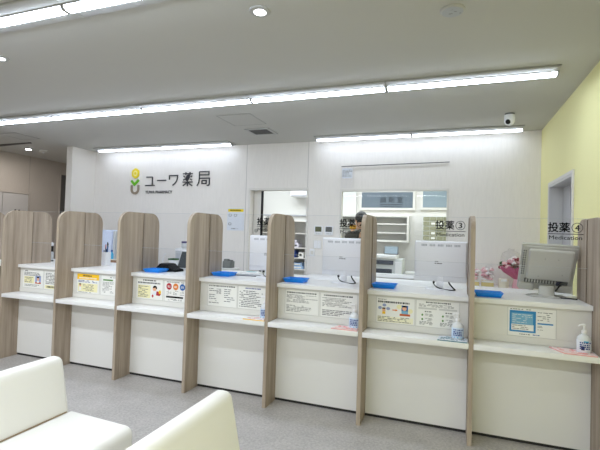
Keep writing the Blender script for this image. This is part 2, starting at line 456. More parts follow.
# ------------------------------------------------------------------ counters
ZC = 1.0056; YP = 3.3775; YW = 3.3494
def LX(i): return DXi(i) + DT
def RX(i): return DXi(i + 1)
where = {7: 'of the booth under the circled 4', 6: 'of the booth under the circled 3', 5: 'of the booth with two text-only notices',
         4: 'of the booth with the yellow-edged leaflet', 3: 'of the booth with the black card terminal', 2: 'of the booth with the amber-headed notice', 1: 'of the booth with the portrait notice'}
unit0 = None
for i in range(7, 0, -1):
    lab = 'white counter unit with low writing shelf ' + where[i]
    if unit0 is None:
        g = .001; a, b = LX(i) + g, RX(i) - g
        u = unit0 = thing('counter_unit', lab, 'counter', (LX(i), YP, 0), 'white booth counter units')
        MB().box(a, b, YP, YP + .018, .022, .702).build('front_panel', 'white_lam', u, bevel=.001, seg=1)
        MB().box(a, b, YP + .008, YP + .018, 0, .0215).build('kick_plate', 'kick', u)
        MB().box(a, b, YF - .005, YP - .0005, .665, .703).build('writing_shelf', 'white_top', u, bevel=.003)
        MB().box(a, b, YP, YP + .018, .703, .750).build('lower_rail', 'rail', u, bevel=.0015, seg=1)
        MB().box(a, b, YP + .004, YP + .018, .7505, .9575).build('notice_panel', 'rail', u)
        MB().box(a, b, YP, YP + .018, .958, .9735).build('upper_rail', 'rail', u, bevel=.0015, seg=1)
        MB().box(a, b, YP + .0185, YK, .03, .9735).build('carcass', 'white_lam', u)
    else:
        dup(unit0, (LX(i), YP, 0), lab)
# one continuous worktop, slotted around the dividers
g = .0015; YE = 4.20
pts = [(DXi(0) - .5, YE), (DXi(0) - .5, YW), (DXi(0) - g, YW)]
for i in range(0, 8):
    a, b = DXi(i) - g, DXi(i) + DT + g
    pts += ([] if i == 0 else [(a, YW)]) + [(a, YK + g), (b, YK + g), (b, YW)]
pts += [(DXi(8) - g, YW), (DXi(8) - g, YK + g), (XR - .002, YK + g), (XR - .002, YE)]
wt = thing('worktop', 'long white worktop running behind all the wood-grain dividers', 'worktop', (-2.4, YW, .97))
MB().prism(pts, 'Z', .974, ZC).build('slab', 'white_top', wt)
MB().box(DXi(0) - .3, XR - .05, YE - .06, YE - .03, 0, .973).build('back_panel', 'white_lam', wt)

# ------------------------------------------------------------------ clear screens with the booth lettering
YS = 3.50; ZS = 1.250
scr0 = None
swhere = {7: 'lettered with a circled 4', 6: 'lettered with a circled 3', 5: 'in front of the black-haired person, lettering half hidden', 4: 'before the sliding door, lettering mostly hidden',
          3: 'above the black card terminal', 2: 'above the amber-headed notice', 1: 'above the portrait notice'}
screens = {}
for i in range(7, 0, -1):
    lab = 'clear acrylic booth screen ' + swhere[i]
    if scr0 is None:
        s = scr0 = thing('acrylic_screen', lab, 'screen', (LX(i), YS, 1.04), 'clear acrylic booth screens')
        a, b = LX(i) + .001, RX(i) - .001
        MB().box(a, b, YS - .0025, YS + .0025, ZS + .001, ZT - .002).build('upper_pane', 'acrylic', s)
        MB().box(a, b, YS - .0025, YS + .0025, 1.048, ZS - .001).build('lower_pane', 'acrylic2', s)
        MB().box(a, b, YS - .0032, YS + .0032, ZS - .001, ZS + .0008).build('pane_edge', 'acrylic_edge', s)
        MB().box(a, b, YS - .0026, YS + .0026, ZT - .002, ZT - .0005).build('top_edge', 'acrylic_edge', s)
        for e in (a, b - .005): MB().box(e, e + .005, YS + .0034, YS + .0074, ZC + .001, ZT - .01).build('side_channel', 'channel', s)
    else:
        s = dup(scr0, (LX(i), YS, 1.04), lab)
    screens[i] = s
for i, ch in ((7, '④'), (6, '③'), (5, '②'), (4, '①')):
    s = screens[i]; x = LX(i) + .5035; yy = YS - .0028
    lettering('投薬', 'lettering', 'ink', s, x, x + .138, 1.506, 1.575, yy, bold=.0016)
    # circled numeral: ring + figure
    cx, cz, r = x + .184, 1.539, .0335
    ring = MB(); ring.ribbon([(cx + r * math.cos(2 * math.pi * k / 28), cz + r * math.sin(2 * math.pi * k / 28)) for k in range(28)], .0038, yy - .0012, yy, closed=True)
    ring.build('number_ring', 'ink', s)
    n = {'④': '4', '③': '3', '②': '2', '①': '1'}[ch]
    lettering(n, 'lettering', 'ink', s, cx - (.013 if n != '1' else .008), cx + (.013 if n != '1' else .006), cz - .021, cz + .021, yy, bold=.0012)
    MB().box(x, x + .222, yy - .0012, yy, 1.4905, 1.4945).build('underline', 'ink', s)
    lettering('Medication', 'lettering', 'ink', s, x + .008, x + .214, 1.452, 1.480, yy, bold=.0003)

# ------------------------------------------------------------------ notices on the counter fronts
def dashes(mb, x0, x1, z0, z1, rows, y, rnd, fill=.8, h=.5, rag=.35):
    st = (z1 - z0) / rows
    for r in range(rows):
        zc = z1 - (r + .5) * st; x = x0; xe = x1 - rnd.random() * rag * (x1 - x0)
        while x < xe:
            w = min(rnd.uniform(.010, .034) if rows > 1 else rnd.uniform(.006, .015), xe - x)
            if rnd.random() < fill and w > .003: mb.box(x, x + w, y - .0006, y, zc - st * h / 2, zc + st * h / 2)
            x += w + rnd.uniform(.003, .008)
    return mb
YN = YP + .004
def notice(x0, x1, z0, z1, label, paper='paper'):
    t = thing('counter_notice', label, 'notice', (x0, YN, z0), 'notices on the counter fronts')
    MB().box(x0 - .004, x1 + .004, YN - .002, YN - .0006, z0 - .003, z1 + .003).build('holder', 'holder', t)
    MB().box(x0, x1, YN - .003, YN - .0021, z0, z1).build('sheet', paper, t)
    return t
YI = YN - .0031
def rect(t, name, mat, x0, x1, z0, z1, y=YI): return MB().box(x0, x1, y - .0006, y, z0, z1).build(name, mat, t)
def disc(t, name, mat, cx, cz, rx, rz=None, y=YI, n=18):
    rz = rz or rx
    return MB().prism([(cx + rx * math.cos(2 * math.pi * k / n), cz + rz * math.sin(2 * math.pi * k / n)) for k in range(n)], 'Y', y - .0006, y).build(name, mat, t)
Z0, Z1 = .7545, .9545
def textblock(t, mat, x0, x1, z0, z1, rows, seed, y=YI, **k):
    return dashes(MB(), x0, x1, z0, z1, rows, y, random.Random(seed), **k).build('lettering', mat, t)

# booth 4 (blue framed table notice)
x = .402; t = notice(x, .704, Z0, Z1, 'notice with a blue bordered table beside the pump bottle by the yellow wall')
rect(t, 'table_border', 'skyblue', x + .010, x + .178, Z0 + .028, Z1 - .020)
rect(t, 'table_field', 'skyblue2', x + .022, x + .160, Z0 + .085, Z1 - .038, YI - .0007)
rect(t, 'table_field', 'paper', x + .022, x + .164, Z0 + .04, Z0 + .083, YI - .0007)
textblock(t, 'paper', x + .028, x + .155, Z0 + .09, Z1 - .042, 5, 1, YI - .0014, h=.25)
textblock(t, 'ink_grey', x + .028, x + .155, Z0 + .045, Z0 + .08, 3, 2, YI - .0014, h=.3)
textblock(t, 'ink_grey', x + .014, x + .175, Z1 - .015, Z1 - .006, 1, 3)
textblock(t, 'ink_grey', x + .188, x + .29, Z1 - .085, Z1 - .018, 5, 4, h=.28)
rect(t, 'blue_bar', 'skyblue', x + .188, x + .285, Z1 - .108, Z1 - .098)
textblock(t, 'ink_grey', x + .188, x + .232, Z0 + .05, Z0 + .085, 4, 5, h=.3)
textblock(t, 'blue_ink2', x + .16, x + .225, Z0 + .009, Z0 + .02, 1, 6, rag=.05)
textblock(t, 'ink_dark', x + .075, x + .145, Z0 + .009, Z0 + .018, 1, 7, rag=.05)
# booth 3
x = -.546; t = notice(x, -.252, Z0, Z1, 'notice with two small cartoon figures and an arrow, under circled 3')
textblock(t, 'ink', x + .012, x + .26, Z1 - .045, Z1 - .028, 1, 11, h=.8, rag=.05, fill=1)
textblock(t, 'ink_grey', x + .012, x + .09, Z1 - .022, Z1 - .013, 1, 12)
rect(t, 'colour_block', 'faint_yellow', x + .010, x + .285, Z0 + .006, Z0 + .050)
textblock(t, 'ink_dark', x + .012, x + .28, Z0 + .008, Z0 + .052, 4, 13, YI - .0007, h=.35)
for cx, cz in ((.028, .115), (.062, .138), (.092, .112)): disc(t, 'bubble', 'lilac_ink', x + cx, Z0 + cz, .015, .012)
disc(t, 'figure_head', 'skin_print', x + .059, Z0 + .100, .013, .016, YI - .0007); rect(t, 'figure_hair', 'ink', x + .046, x + .071, Z0 + .108, Z0 + .118, YI - .0014)
rect(t, 'figure_shirt', 'amber', x + .047, x + .071, Z0 + .068, Z0 + .088, YI - .0007)
MB().prism([(x + .125, Z0 + .100), (x + .15, Z0 + .100), (x + .15, Z0 + .094), (x + .166, Z0 + .104), (x + .15, Z0 + .114), (x + .15, Z0 + .108), (x + .125, Z0 + .108)], 'Y', YI - .0006, YI).build('arrow', 'orange_ink', t)
disc(t, 'bubble', 'pale_yellow', x + .178, Z0 + .132, .021, .018); disc(t, 'bubble', 'pale_yellow', x + .262, Z0 + .105, .019, .018)
rect(t, 'cushion', 'blue_ink2', x + .195, x + .245, Z0 + .10, Z0 + .145)
disc(t, 'figure_head', 'skin_print', x + .218, Z0 + .122, .017, .018, YI - .0007); rect(t, 'figure_hair', 'ink', x + .204, x + .236, Z0 + .132, Z0 + .144, YI - .0014)
rect(t, 'figure_shirt', 'skyblue2', x + .196, x + .246, Z0 + .080, Z0 + .103, YI - .0007); rect(t, 'desk', 'brown_ink', x + .182, x + .262, Z0 + .064, Z0 + .080, YI - .0014)
x = -.238; t = notice(x, .072, Z0, Z1, 'notice with green dots in two columns behind the blue pump bottle')
textblock(t, 'ink_dark', x + .07, x + .25, Z1 - .020, Z1 - .008, 1, 21, h=.8, rag=.02, fill=1)
textblock(t, 'ink_grey', x + .02, x + .29, Z1 - .05, Z1 - .026, 3, 22, h=.35, rag=.1)
rect(t, 'ruled_box', 'holder', x + .015, x + .15, Z1 - .068, Z1 - .055); rect(t, 'ruled_box', 'holder', x + .165, x + .295, Z1 - .068, Z1 - .055)
for cx in (.045, .195):
    textblock(t, 'ink_dark', x + cx, x + cx + .08, Z0 + .107, Z0 + .122, 1, 23, h=.5, rag=.1)
    for cz in (.055, .088):
        disc(t, 'green_dot', 'green_ink', x + cx, Z0 + cz, .007, .008)
        textblock(t, 'ink_grey', x + cx + .02, x + cx + .085, Z0 + cz - .012, Z0 + cz + .012, 3, 24 + int(cz * 1000), h=.35)
    textblock(t, 'ink_grey', x + cx - .02, x + cx + .10, Z0 + .012, Z0 + .040, 3, 28, h=.4, rag=.2)
# booth 2: two text-only notices
x = -1.330; t = notice(x, -1.030, Z0, Z1, 'text-only notice of two short paragraphs under the blue tray')
textblock(t, 'ink', x + .015, x + .28, Z1 - .028, Z1 - .014, 1, 31, h=.75, rag=.02, fill=1)
textblock(t, 'ink_grey', x + .012, x + .29, Z0 + .095, Z1 - .036, 7, 32, h=.36, rag=.5, fill=.9)
textblock(t, 'ink_grey', x + .012, x + .24, Z0 + .015, Z0 + .075, 5, 33, h=.36, rag=.55, fill=.9)
x = -1.012; t = notice(x, -.702, Z0, Z1, 'text-only notice behind the pump bottle and the red leaflet')
textblock(t, 'ink', x + .03, x + .28, Z1 - .030, Z1 - .014, 1, 41, h=.75, rag=.02, fill=1)
textblock(t, 'ink_dark', x + .015, x + .28, Z0 + .085, Z1 - .038, 7, 42, h=.36, rag=.4, fill=.92)
textblock(t, 'ink_dark', x + .015, x + .27, Z0 + .010, Z0 + .062, 4, 43, h=.42, rag=.45, fill=.92)
# booth 1
x = -2.100; t = notice(x, -1.800, Z0, Z1, 'notice in two loose text columns, nearest the fifth divider')
textblock(t, 'ink_dark', x + .012, x + .29, Z1 - .024, Z1 - .010, 1, 51, h=.75, rag=.02, fill=1)
textblock(t, 'ink_grey', x + .012, x + .12, Z0 + .02, Z1 - .035, 8, 52, h=.3, rag=.6)
textblock(t, 'ink_grey', x + .17, x + .28, Z0 + .04, Z1 - .035, 7, 53, h=.3, rag=.6)
textblock(t, 'ink_grey', x + .09, x + .14, Z1 - .09, Z1 - .04, 5, 54, h=.4, rag=.1)
x = -1.785; t = notice(x, -1.515, Z0, Z1, 'dense bulleted text notice behind the yellow-edged leaflet')
textblock(t, 'blue_ink', x + .07, x + .22, Z1 - .024, Z1 - .010, 1, 61, h=.75, rag=.02, fill=1)
textblock(t, 'ink_grey', x + .03, x + .26, Z0 + .012, Z1 - .034, 10, 62, h=.42, rag=.4, fill=.9)
for k in range(6): disc(t, 'bullet', 'ink_dark', x + .018, Z0 + .02 + k * .026, .0045)
# booth with the terminal
x = -2.918; t = notice(x, -2.606, Z0, Z1, 'notice with a pale yellow text box and a coughing cartoon figure')
textblock(t, 'ink', x + .08, x + .24, Z1 - .024, Z1 - .008, 1, 71, h=.75, rag=.02, fill=1)
textblock(t, 'ink_dark', x + .02, x + .29, Z1 - .050, Z1 - .032, 1, 72, h=.8, rag=.02, fill=1)
rect(t, 'colour_block', 'pale_yellow', x + .020, x + .17, Z0 + .012, Z0 + .136)
textblock(t, 'ink_grey', x + .028, x + .16, Z0 + .018, Z0 + .130, 8, 73, YI - .0007, h=.35, rag=.4)
disc(t, 'figure_head', 'skin_print', x + .218, Z0 + .105, .022, .024); MB().prism([(x + .197, Z0 + .112), (x + .205, Z0 + .132), (x + .225, Z0 + .138), (x + .245, Z0 + .128), (x + .248, Z0 + .105), (x + .236, Z0 + .105), (x + .232, Z0 + .118)], 'Y', YI - .0014, YI - .0008).build('figure_hair', 'ink', t)
MB().prism([(x + .235, Z0 + .045), (x + .245, Z0 + .085), (x + .275, Z0 + .08), (x + .295, Z0 + .06), (x + .28, Z0 + .04)], 'Y', YI - .0006, YI).build('figure_shirt', 'red_ink', t)
rect(t, 'figure_arm', 'paper_blue', x + .205, x + .24, Z0 + .05, Z0 + .085, YI - .0007)
disc(t, 'figure_bag', 'amber', x + .282, Z0 + .078, .014, .018, YI - .0014); disc(t, 'red_spot', 'red_ink', x + .198, Z0 + .035, .010, .014)
x = -2.580; t = notice(x, -2.225, Z0, Z1, 'notice with red, orange and blue discs in a row')
textblock(t, 'ink_grey', x + .02, x + .22, Z1 - .022, Z1 - .010, 1, 81, h=.6, rag=.02, fill=.9)
for k, m in enumerate(('red_ink', 'orange_ink', 'blue_ink2')):
    disc(t, 'colour_disc', m, x + .048 + k * .076, Z0 + .142, .030, .032)
    textblock(t, 'paper', x + .032 + k * .076, x + .066 + k * .076, Z0 + .130, Z0 + .152, 2, 82 + k, YI - .0007, h=.5, rag=.1)
    textblock(t, 'ink_grey', x + .022 + k * .076, x + .078 + k * .076, Z0 + .062, Z0 + .105, 4, 86 + k, h=.32, rag=.2)
rect(t, 'dark_bar', 'ink', x + .018, x + .21, Z0 + .034, Z0 + .050)
textblock(t, 'ink_grey', x + .04, x + .2, Z0 + .008, Z0 + .026, 2, 89, h=.4, rag=.2)
# amber-headed
x = -3.692; t = notice(x, -3.392, Z0, Z1, 'notice with an amber heading band above a pale yellow box')
rect(t, 'heading_band', 'amber', x + .002, x + .296, Z1 - .060, Z1 - .002)
textblock(t, 'ink_dark', x + .08, x + .20, Z1 - .030, Z1 - .012, 1, 91, YI - .0007, h=.75, rag=.02, fill=1)
textblock(t, 'paper', x + .03, x + .27, Z1 - .052, Z1 - .036, 1, 92, YI - .0007, h=.75, rag=.02, fill=1)
textblock(t, 'blue_ink', x + .02, x + .275, Z1 - .092, Z1 - .066, 2, 93, h=.5, rag=.05, fill=.9)
rect(t, 'colour_block', 'pale_yellow', x + .014, x + .278, Z0 + .016, Z0 + .100)
textblock(t, 'ink_grey', x + .085, x + .26, Z0 + .022, Z0 + .094, 5, 94, YI - .0007, h=.35)
rect(t, 'figure_hair', 'ink', x + .034, x + .058, Z0 + .080, Z0 + .096, YI - .0007); rect(t, 'figure_coat', 'paper', x + .034, x + .060, Z0 + .026, Z0 + .066, YI - .0007); disc(t, 'figure_head', 'skin_print', x + .047, Z0 + .074, .011, .012, YI - .0014)
textblock(t, 'ink_grey', x + .01, x + .28, Z0 + .003, Z0 + .013, 1, 95, h=.5)
x = -3.366; t = notice(x, -3.045, Z0, Z1, 'white notice with a green heading line, beside the amber-headed one')
textblock(t, 'ink_dark', x + .10, x + .19, Z1 - .026, Z1 - .014, 1, 101, h=.7, rag=.02)
rect(t, 'heading_line', 'green_ink', x + .025, x + .15, Z1 - .055, Z1 - .040)
textblock(t, 'ink_grey', x + .02, x + .17, Z0 + .02, Z1 - .065, 9, 102, h=.32, rag=.4)
# portrait
x = -4.486; t = notice(x, -4.180, Z0, Z1, 'notice with a small blue portrait picture and pale yellow box')
textblock(t, 'ink', x + .02, x + .07, Z1 - .022, Z1 - .010, 1, 111, h=.7, rag=.02)
textblock(t, 'ink_dark', x + .02, x + .28, Z1 - .070, Z1 - .028, 3, 112, h=.42, rag=.1, fill=.9)
rect(t, 'colour_block', 'pale_yellow', x + .022, x + .17, Z0 + .050, Z0 + .124)
textblock(t, 'ink_grey', x + .03, x + .155, Z0 + .054, Z0 + .120, 4, 113, YI - .0007, h=.35)
rect(t, 'portrait', 'lilac_ink', x + .19, x + .275, Z0 + .050, Z0 + .134); disc(t, 'figure_head', 'skin_print', x + .232, Z0 + .100, .017, .020, YI - .0007); rect(t, 'figure_hair', 'ink', x + .215, x + .249, Z0 + .112, Z0 + .126, YI - .0014); rect(t, 'figure_shirt', 'brown_ink', x + .19, x + .275, Z0 + .050, Z0 + .066, YI - .0007); rect(t, 'figure_collar', 'paper', x + .216, x + .248, Z0 + .060, Z0 + .082, YI - .0014)
textblock(t, 'ink_grey', x + .03, x + .27, Z0 + .014, Z0 + .040, 2, 114, h=.4, fill=1)
x = -4.160; t = notice(x, -3.84, Z0, Z1, 'grey text notice with a yellow foot box, beside the portrait notice')
textblock(t, 'ink_dark', x + .02, x + .3, Z0 + .055, Z1 - .02, 8, 121, h=.42, rag=.3, fill=.9)
rect(t, 'colour_block', 'pale_yellow', x + .012, x + .3, Z0 + .008, Z0 + .045)
textblock(t, 'ink', x + .04, x + .2, Z0 + .015, Z0 + .038, 1, 122, YI - .0007, h=.8)

# ------------------------------------------------------------------ blue trays straddling the slot
def tray(loc, label):
    t = thing('blue_tray', label, 'tray', loc, 'blue plastic trays on the worktop')
    x0, y0, z0 = loc; w, d, h = .196, .165, .034
    b = MB(); fl = .016
    bot = [(x0 + fl, y0 + fl), (x0 + w - fl, y0 + fl), (x0 + w - fl, y0 + d - fl), (x0 + fl, y0 + d - fl)]
    top = [(x0, y0), (x0 + w, y0), (x0 + w, y0 + d), (x0, y0 + d)]
    def inn(p, k): cx, cy = x0 + w / 2, y0 + d / 2; return [(cx + (a - cx) * k, cy + (c - cy) * k) for a, c in p]
    rings = [(bot, z0), (top, z0 + h), (inn(top, .975), z0 + h), (inn(bot, .985), z0 + .004)]
    vs = [[b.b.verts.new((*p, z)) for p in pp] for pp, z in rings]
    for A, B in zip(vs, vs[1:]):
        for k in range(4): b.b.faces.new((A[k], A[(k + 1) % 4], B[(k + 1) % 4], B[k]))
    b.b.faces.new(vs[0]); b.b.faces.new(vs[-1])
    b.build('tray_body', 'tray', t, bevel=.003)
    MB().box(x0 + .004, x0 + w - .004, y0 - .004, y0 + .003, z0 + h - .003, z0 + h).box(x0 + .004, x0 + w - .004, y0 + d - .003, y0 + d + .004, z0 + h - .003, z0 + h).box(x0 - .003, x0 + .003, y0 + .004, y0 + d - .004, z0 + h - .003, z0 + h).box(x0 + w - .003, x0 + w + .003, y0 + .004, y0 + d - .004, z0 + h - .003, z0 + h).build('rim', 'tray', t, bevel=.001, seg=1)
    return t
tr0 = tray((LX(7) + .014, 3.425, ZC + .0006), 'blue plastic tray in the booth under circled 4')
dup(tr0, (LX(6) + .006, 3.505, ZC + .0006), 'blue plastic tray in the booth under circled 3')
dup(tr0, (LX(5) + .006, 3.465, ZC + .0006), 'blue plastic tray above the two text-only notices')
dup(tr0, (LX(4) + .008, 3.545, ZC + .0006), 'blue plastic tray in front of the grey caddy')
dup(tr0, (LX(3) + .050, 3.455, ZC + .0006), 'blue plastic tray beside the black card terminal')

# ------------------------------------------------------------------ monitors
def cable(t, pts, r=.005, name='cable'):
    P2 = [Vector(p) for p in pts]; out = []
    for k in range(len(P2) - 1):
        p0, p1, p2, p3 = P2[max(k - 1, 0)], P2[k], P2[k + 1], P2[min(k + 2, len(P2) - 1)]
        for s in range(6):
            u = s / 6
            out.append(.5 * ((2 * p1) + (p2 - p0) * u + (2 * p0 - 5 * p1 + 4 * p2 - p3) * u * u + (3 * p1 - p0 - 3 * p2 + p3) * u ** 3))
    out.append(P2[-1])
    return MB().tube(out, r, 6).build(name, 'black', t, smooth=True)

def white_monitor(label):
    t = thing('white_monitor', label, 'monitor', (0, 0, 0), 'white monitors seen from behind')
    w, zb, zt = .21, .062, .405
    MB().box(-w, w, .0, .028, zb, zt).build('panel', 'mon_white', t, bevel=.006)
    b = MB(); b.prism([(-w + .006, zb + .045), (w - .006, zb + .045), (w - .006, zt - .004), (-w + .006, zt - .004)], 'Y', -.016, .0)
    bk = b.build('back_cover', 'mon_white', t, bevel=.012, seg=3)
    v = MB()
    for k in range(5):
        x0 = -w + .055 + k * .066
        for q in range(4): v.box(x0 + q * .012, x0 + q * .012 + .008, -.0168, -.0158, zt - .045, zt - .027)
    v.build('vent_slot', 'mon_light_grey', bk)
    dashes(MB(), -.045, .045, zt - .195, zt - .165, 2, -.0161, random.Random(5), h=.45, fill=.9).build('lettering', 'ink_grey', bk)
    MB().box(-.02, .02, -.006, .022, .0, zb + .06).build('neck', 'mon_white', t, bevel=.006)
    MB().prism([(-.030, -.010), (.030, -.010), (.024, -.024), (-.024, -.024)], 'Z', .02, zb + .004).build('hinge_cover', 'mon_white', t, bevel=.003)
    MB().lathe([(.0, .0), (.125, .0), (.125, .006), (.1, .011), (.0, .012)], (0, 0, 0), 28, 1, .75).build('base', 'mon_white', t, smooth=True)
    cable(t, [(-.05, -.004, zb + .004), (-.048, -.02, zb - .02), (-.01, -.06, .018), (.06, -.075, .008), (.115, -.07, .008), (.12, -.05, .012)], .004)
    cable(t, [(.070, -.004, zb + .004), (.074, -.014, zb - .008), (.092, -.03, .034), (.112, -.045, .014), (.118, -.05, .012)], .006)
    b = MB().box(-.058, -.042, -.014, .002, zb - .014, zb + .004); b.build('plug', 'black', t)
    return t
m3 = white_monitor('white flat monitor, back to the hall, below the circled 3'); m3.location = (-.077, 3.735, ZC + .0005)
dup(m3, (-.905, 3.735, ZC + .0005), 'white flat monitor, back to the hall, below the black-haired person')
dup(m3, (-1.655, 3.735, ZC + .0005), 'white flat monitor in front of the sliding door')

t = thing('grey_monitor', 'older grey monitor tilted back on a round foot, under circled 4', 'monitor', (0, 0, 0))
tilt = Matrix.Translation((.008, .0, .235)) @ Matrix.Rotation(math.radians(2.4), 4, 'Y') @ Matrix.Rotation(math.radians(25), 4, 'X') @ Matrix.Translation((0, 0, -.235))
W2, Z2, Z3 = .191, .022, .418
MB().box(-W2, W2, .0, .03, Z2, Z3).build('bezel', 'mon_grey', t, bevel=.008, xf=tilt)
sh = MB().prism([(-W2 + .008, Z2 + .055), (W2 - .008, Z2 + .055), (W2 - .012, Z3 - .012), (-W2 + .012, Z3 - .012)], 'Y', -.018, .0).build('back_shell', 'mon_grey', t, bevel=.008, xf=tilt)
MB().box(-.142, .160, -.045, -.012, .130, .390).build('rear_housing', 'mon_grey2', t, bevel=.014, seg=3, xf=tilt)
sp = MB()
for k in range(11):
    for q in range(2): sp.box(-.180 + q * .014, -.171 + q * .014, -.0188, -.0178, .16 + k * .02, .172 + k * .02)
sp.build('speaker_slot', 'mon_dark', sh, xf=tilt)
cn = MB().box(-.150, .150, -.024, -.012, .092, .127).build('connector_bay', 'mon_dark', t, xf=tilt)
pl = MB()
for k in range(12): pl.box(-.14 + k * .02, -.13 + k * .02, -.0255, -.0242, .096, .123)
pl.build('connector_slot', 'mon_grey', cn, xf=tilt)
MB().box(-.186, -.075, -.034, -.002, .026, .088).build('lower_cover', 'mon_grey2', t, bevel=.01, xf=tilt)
MB().box(.075, .186, -.034, -.002, .026, .088).build('lower_cover', 'mon_grey2', t, bevel=.01, xf=tilt)
for sx, sz in ((-.03, .32), (.06, .32), (-.06, .165), (.10, .19)): MB().tube([(sx, -.0465, sz), (sx, -.044, sz)], .003, 8).build('screw', 'mon_dark', t, xf=tilt)
MB().box(.07, .105, -.05, -.02, .096, .127).build('plug', 'navy', t, xf=tilt)
MB().lathe([(.0, .012), (.060, .012), (.056, .03), (.054, .075), (.05, .085), (.0, .085)], (0, -.03, 0), 28, 1, .8).build('neck', 'mon_grey2', t, smooth=True)
MB().lathe([(.0, .0), (.138, .0), (.138, .007), (.12, .013), (.0, .014)], (0, .0, 0), 32, 1, .72).build('base', 'mon_grey', t, smooth=True)
cable(t, [(.088, -.07, .118), (.078, -.085, .10), (.062, -.075, .07), (.058, -.04, .05)], .006)
cable(t, [(.045, -.05, .016), (.09, -.075, .006), (.15, -.085, .006), (.19, -.10, .006)], .005)
t.location = (.706, 3.74, ZC + .0005); t.rotation_euler.z = math.radians(-1)

# ------------------------------------------------------------------ pump bottles and leaflets on the writing shelves
ZSH = .7036
def pump_bottle(label, blue):
    t = thing('pump_bottle', label, 'bottle', (0, 0, 0), 'hand gel pump bottles on the shelves')
    MB().lathe([(0, 0), (.034, 0), (.037, .004), (.037, .092), (.033, .108), (.020, .122), (.0135, .126), (.0135, .134), (0, .134)], (0, 0, 0), 28, 1.12, .82).build('bottle_body', 'bottle', t, smooth=True)
    lb = MB().lathe([(.0375, .014), (.0378, .015), (.0378, .088), (.0375, .089)], (0, 0, 0), 28, 1.12, .82).build('label', 'label_blue' if blue else 'paper_blue', t, smooth=True)
    pr = MB(); rnd = random.Random(9)
    def patch(a0, a1, z0, z1):
        v = []
        for a in (a0, (a0 + a1) / 2, a1):
            for z in (z0, z1): v.append(pr.b.verts.new((.0384 * 1.12 * math.sin(a), -.0384 * .82 * math.cos(a), z)))
        pr.b.faces.new((v[0], v[2], v[3], v[1])); pr.b.faces.new((v[2], v[4], v[5], v[3]))
    for z in (.074, .060, .048, .036):
        a = -.75
        while a < .7:
            wd = rnd.uniform(.12, .34); patch(a, a + wd, z - .0045, z + .0045); a += wd + .08
    pr.build('label_print', 'blue_ink', lb)
    if blue:
        pr = MB(); patch(-1.2, 0, .016, .024); patch(0, 1.2, .016, .024); pr.build('label_stripe', 'cyan_ink', lb)
    else:
        pr = MB(); patch(-.55, -.1, .026, .052); pr.build('label_emblem', 'navy', lb)
        pr = MB(); patch(-.2, .5, .078, .086); pr.build('label_stripe', 'cyan_ink', lb)
    b = MB(); b.lathe([(0, .134), (.016, .134), (.0165, .150), (.010, .154), (.0065, .156), (.0065, .178), (.010, .180), (.010, .192), (0, .193)], (0, 0, 0), 20)
    b.build('pump_collar', 'pump', t, smooth=True)
    MB().tube([(0, 0, .186), (-.012, -.006, .188), (-.030, -.015, .186), (-.036, -.018, .178)], [.008, .0065, .005, .004], 10).build('pump_spout', 'pump', t, smooth=True)
    return t
pb = pump_bottle('clear hand gel pump bottle with white and navy label by the yellow wall', False); pb.location = (.842, 3.262, ZSH)
pc = pump_bottle('hand gel pump bottle with pale blue label, beside the blue-green leaflet', True); pc.location = (.062, 3.275, ZSH)
dup(pc, (-.697, 3.262, ZSH), 'hand gel pump bottle with pale blue label, beside the red leaflet below circled 2')
dup(pc, (-1.476, 3.285, ZSH), 'hand gel pump bottle with pale blue label, half hidden behind the fourth divider')

def leaflet(pts, label, paper, ink, seed, edge=None):
    cx = sum(p[0] for p in pts) / len(pts); cy = sum(p[1] for p in pts) / len(pts)
    t = thing('leaflet', label, 'leaflet', (cx, cy, ZSH), 'leaflets on the writing shelves')
    MB().prism(pts, 'Z', ZSH, ZSH + .0065).build('sheet', edge or paper, t)
    q = [(cx + (p[0] - cx) * .994, cy + (p[1] - cy) * .994) for p in pts]
    MB().prism(q, 'Z', ZSH + .0066, ZSH + .0085).build('cover', paper, t)
    rnd = random.Random(seed); d = MB()
    o = Vector(pts[0]); ex = Vector(pts[1]) - o; ey = Vector(pts[3]) - o
    for r in range(5):
        u = .08
        while u < .9:
            wd = rnd.uniform(.04, .16)
            if rnd.random() < (.75 if ink == 'teal_ink' else .5):
                v0 = .12 + r * .165; v1 = v0 + rnd.uniform(.05, .11); u1 = min(u + wd, .94)
                d.prism([tuple(o + ex * u + ey * v0), tuple(o + ex * u1 + ey * v0), tuple(o + ex * u1 + ey * v1), tuple(o + ex * u + ey * v1)], 'Z', ZSH + .0086, ZSH + .0091)
            u += wd + .03
    d.build('lettering', ink, t)
    return t
leaflet([(.715, 3.188), (.900, 3.182), (.895, 3.32), (.655, 3.335)], 'pale pink leaflet in front of the pump bottle by the yellow wall', 'pink_paper', 'pink_ink', 3, 'pink_edge')
leaflet([(-.075, 3.185), (.125, 3.185), (.125, 3.31), (-.062, 3.31)], 'blue-green patterned leaflet below the circled 3', 'paper_blue', 'teal_ink', 4, 'teal_ink')
leaflet([(-.865, 3.185), (-.66, 3.185), (-.66, 3.305), (-.835, 3.305)], 'pale leaflet with red print below the text-only notices', 'pink_paper', 'pink_ink', 5, 'pink_edge')
leaflet([(-1.635, 3.185), (-1.44, 3.185), (-1.44, 3.31), (-1.60, 3.31)], 'yellow-edged leaflet with orange print, beside the fourth divider', 'paper', 'pink_ink', 6, 'amber')

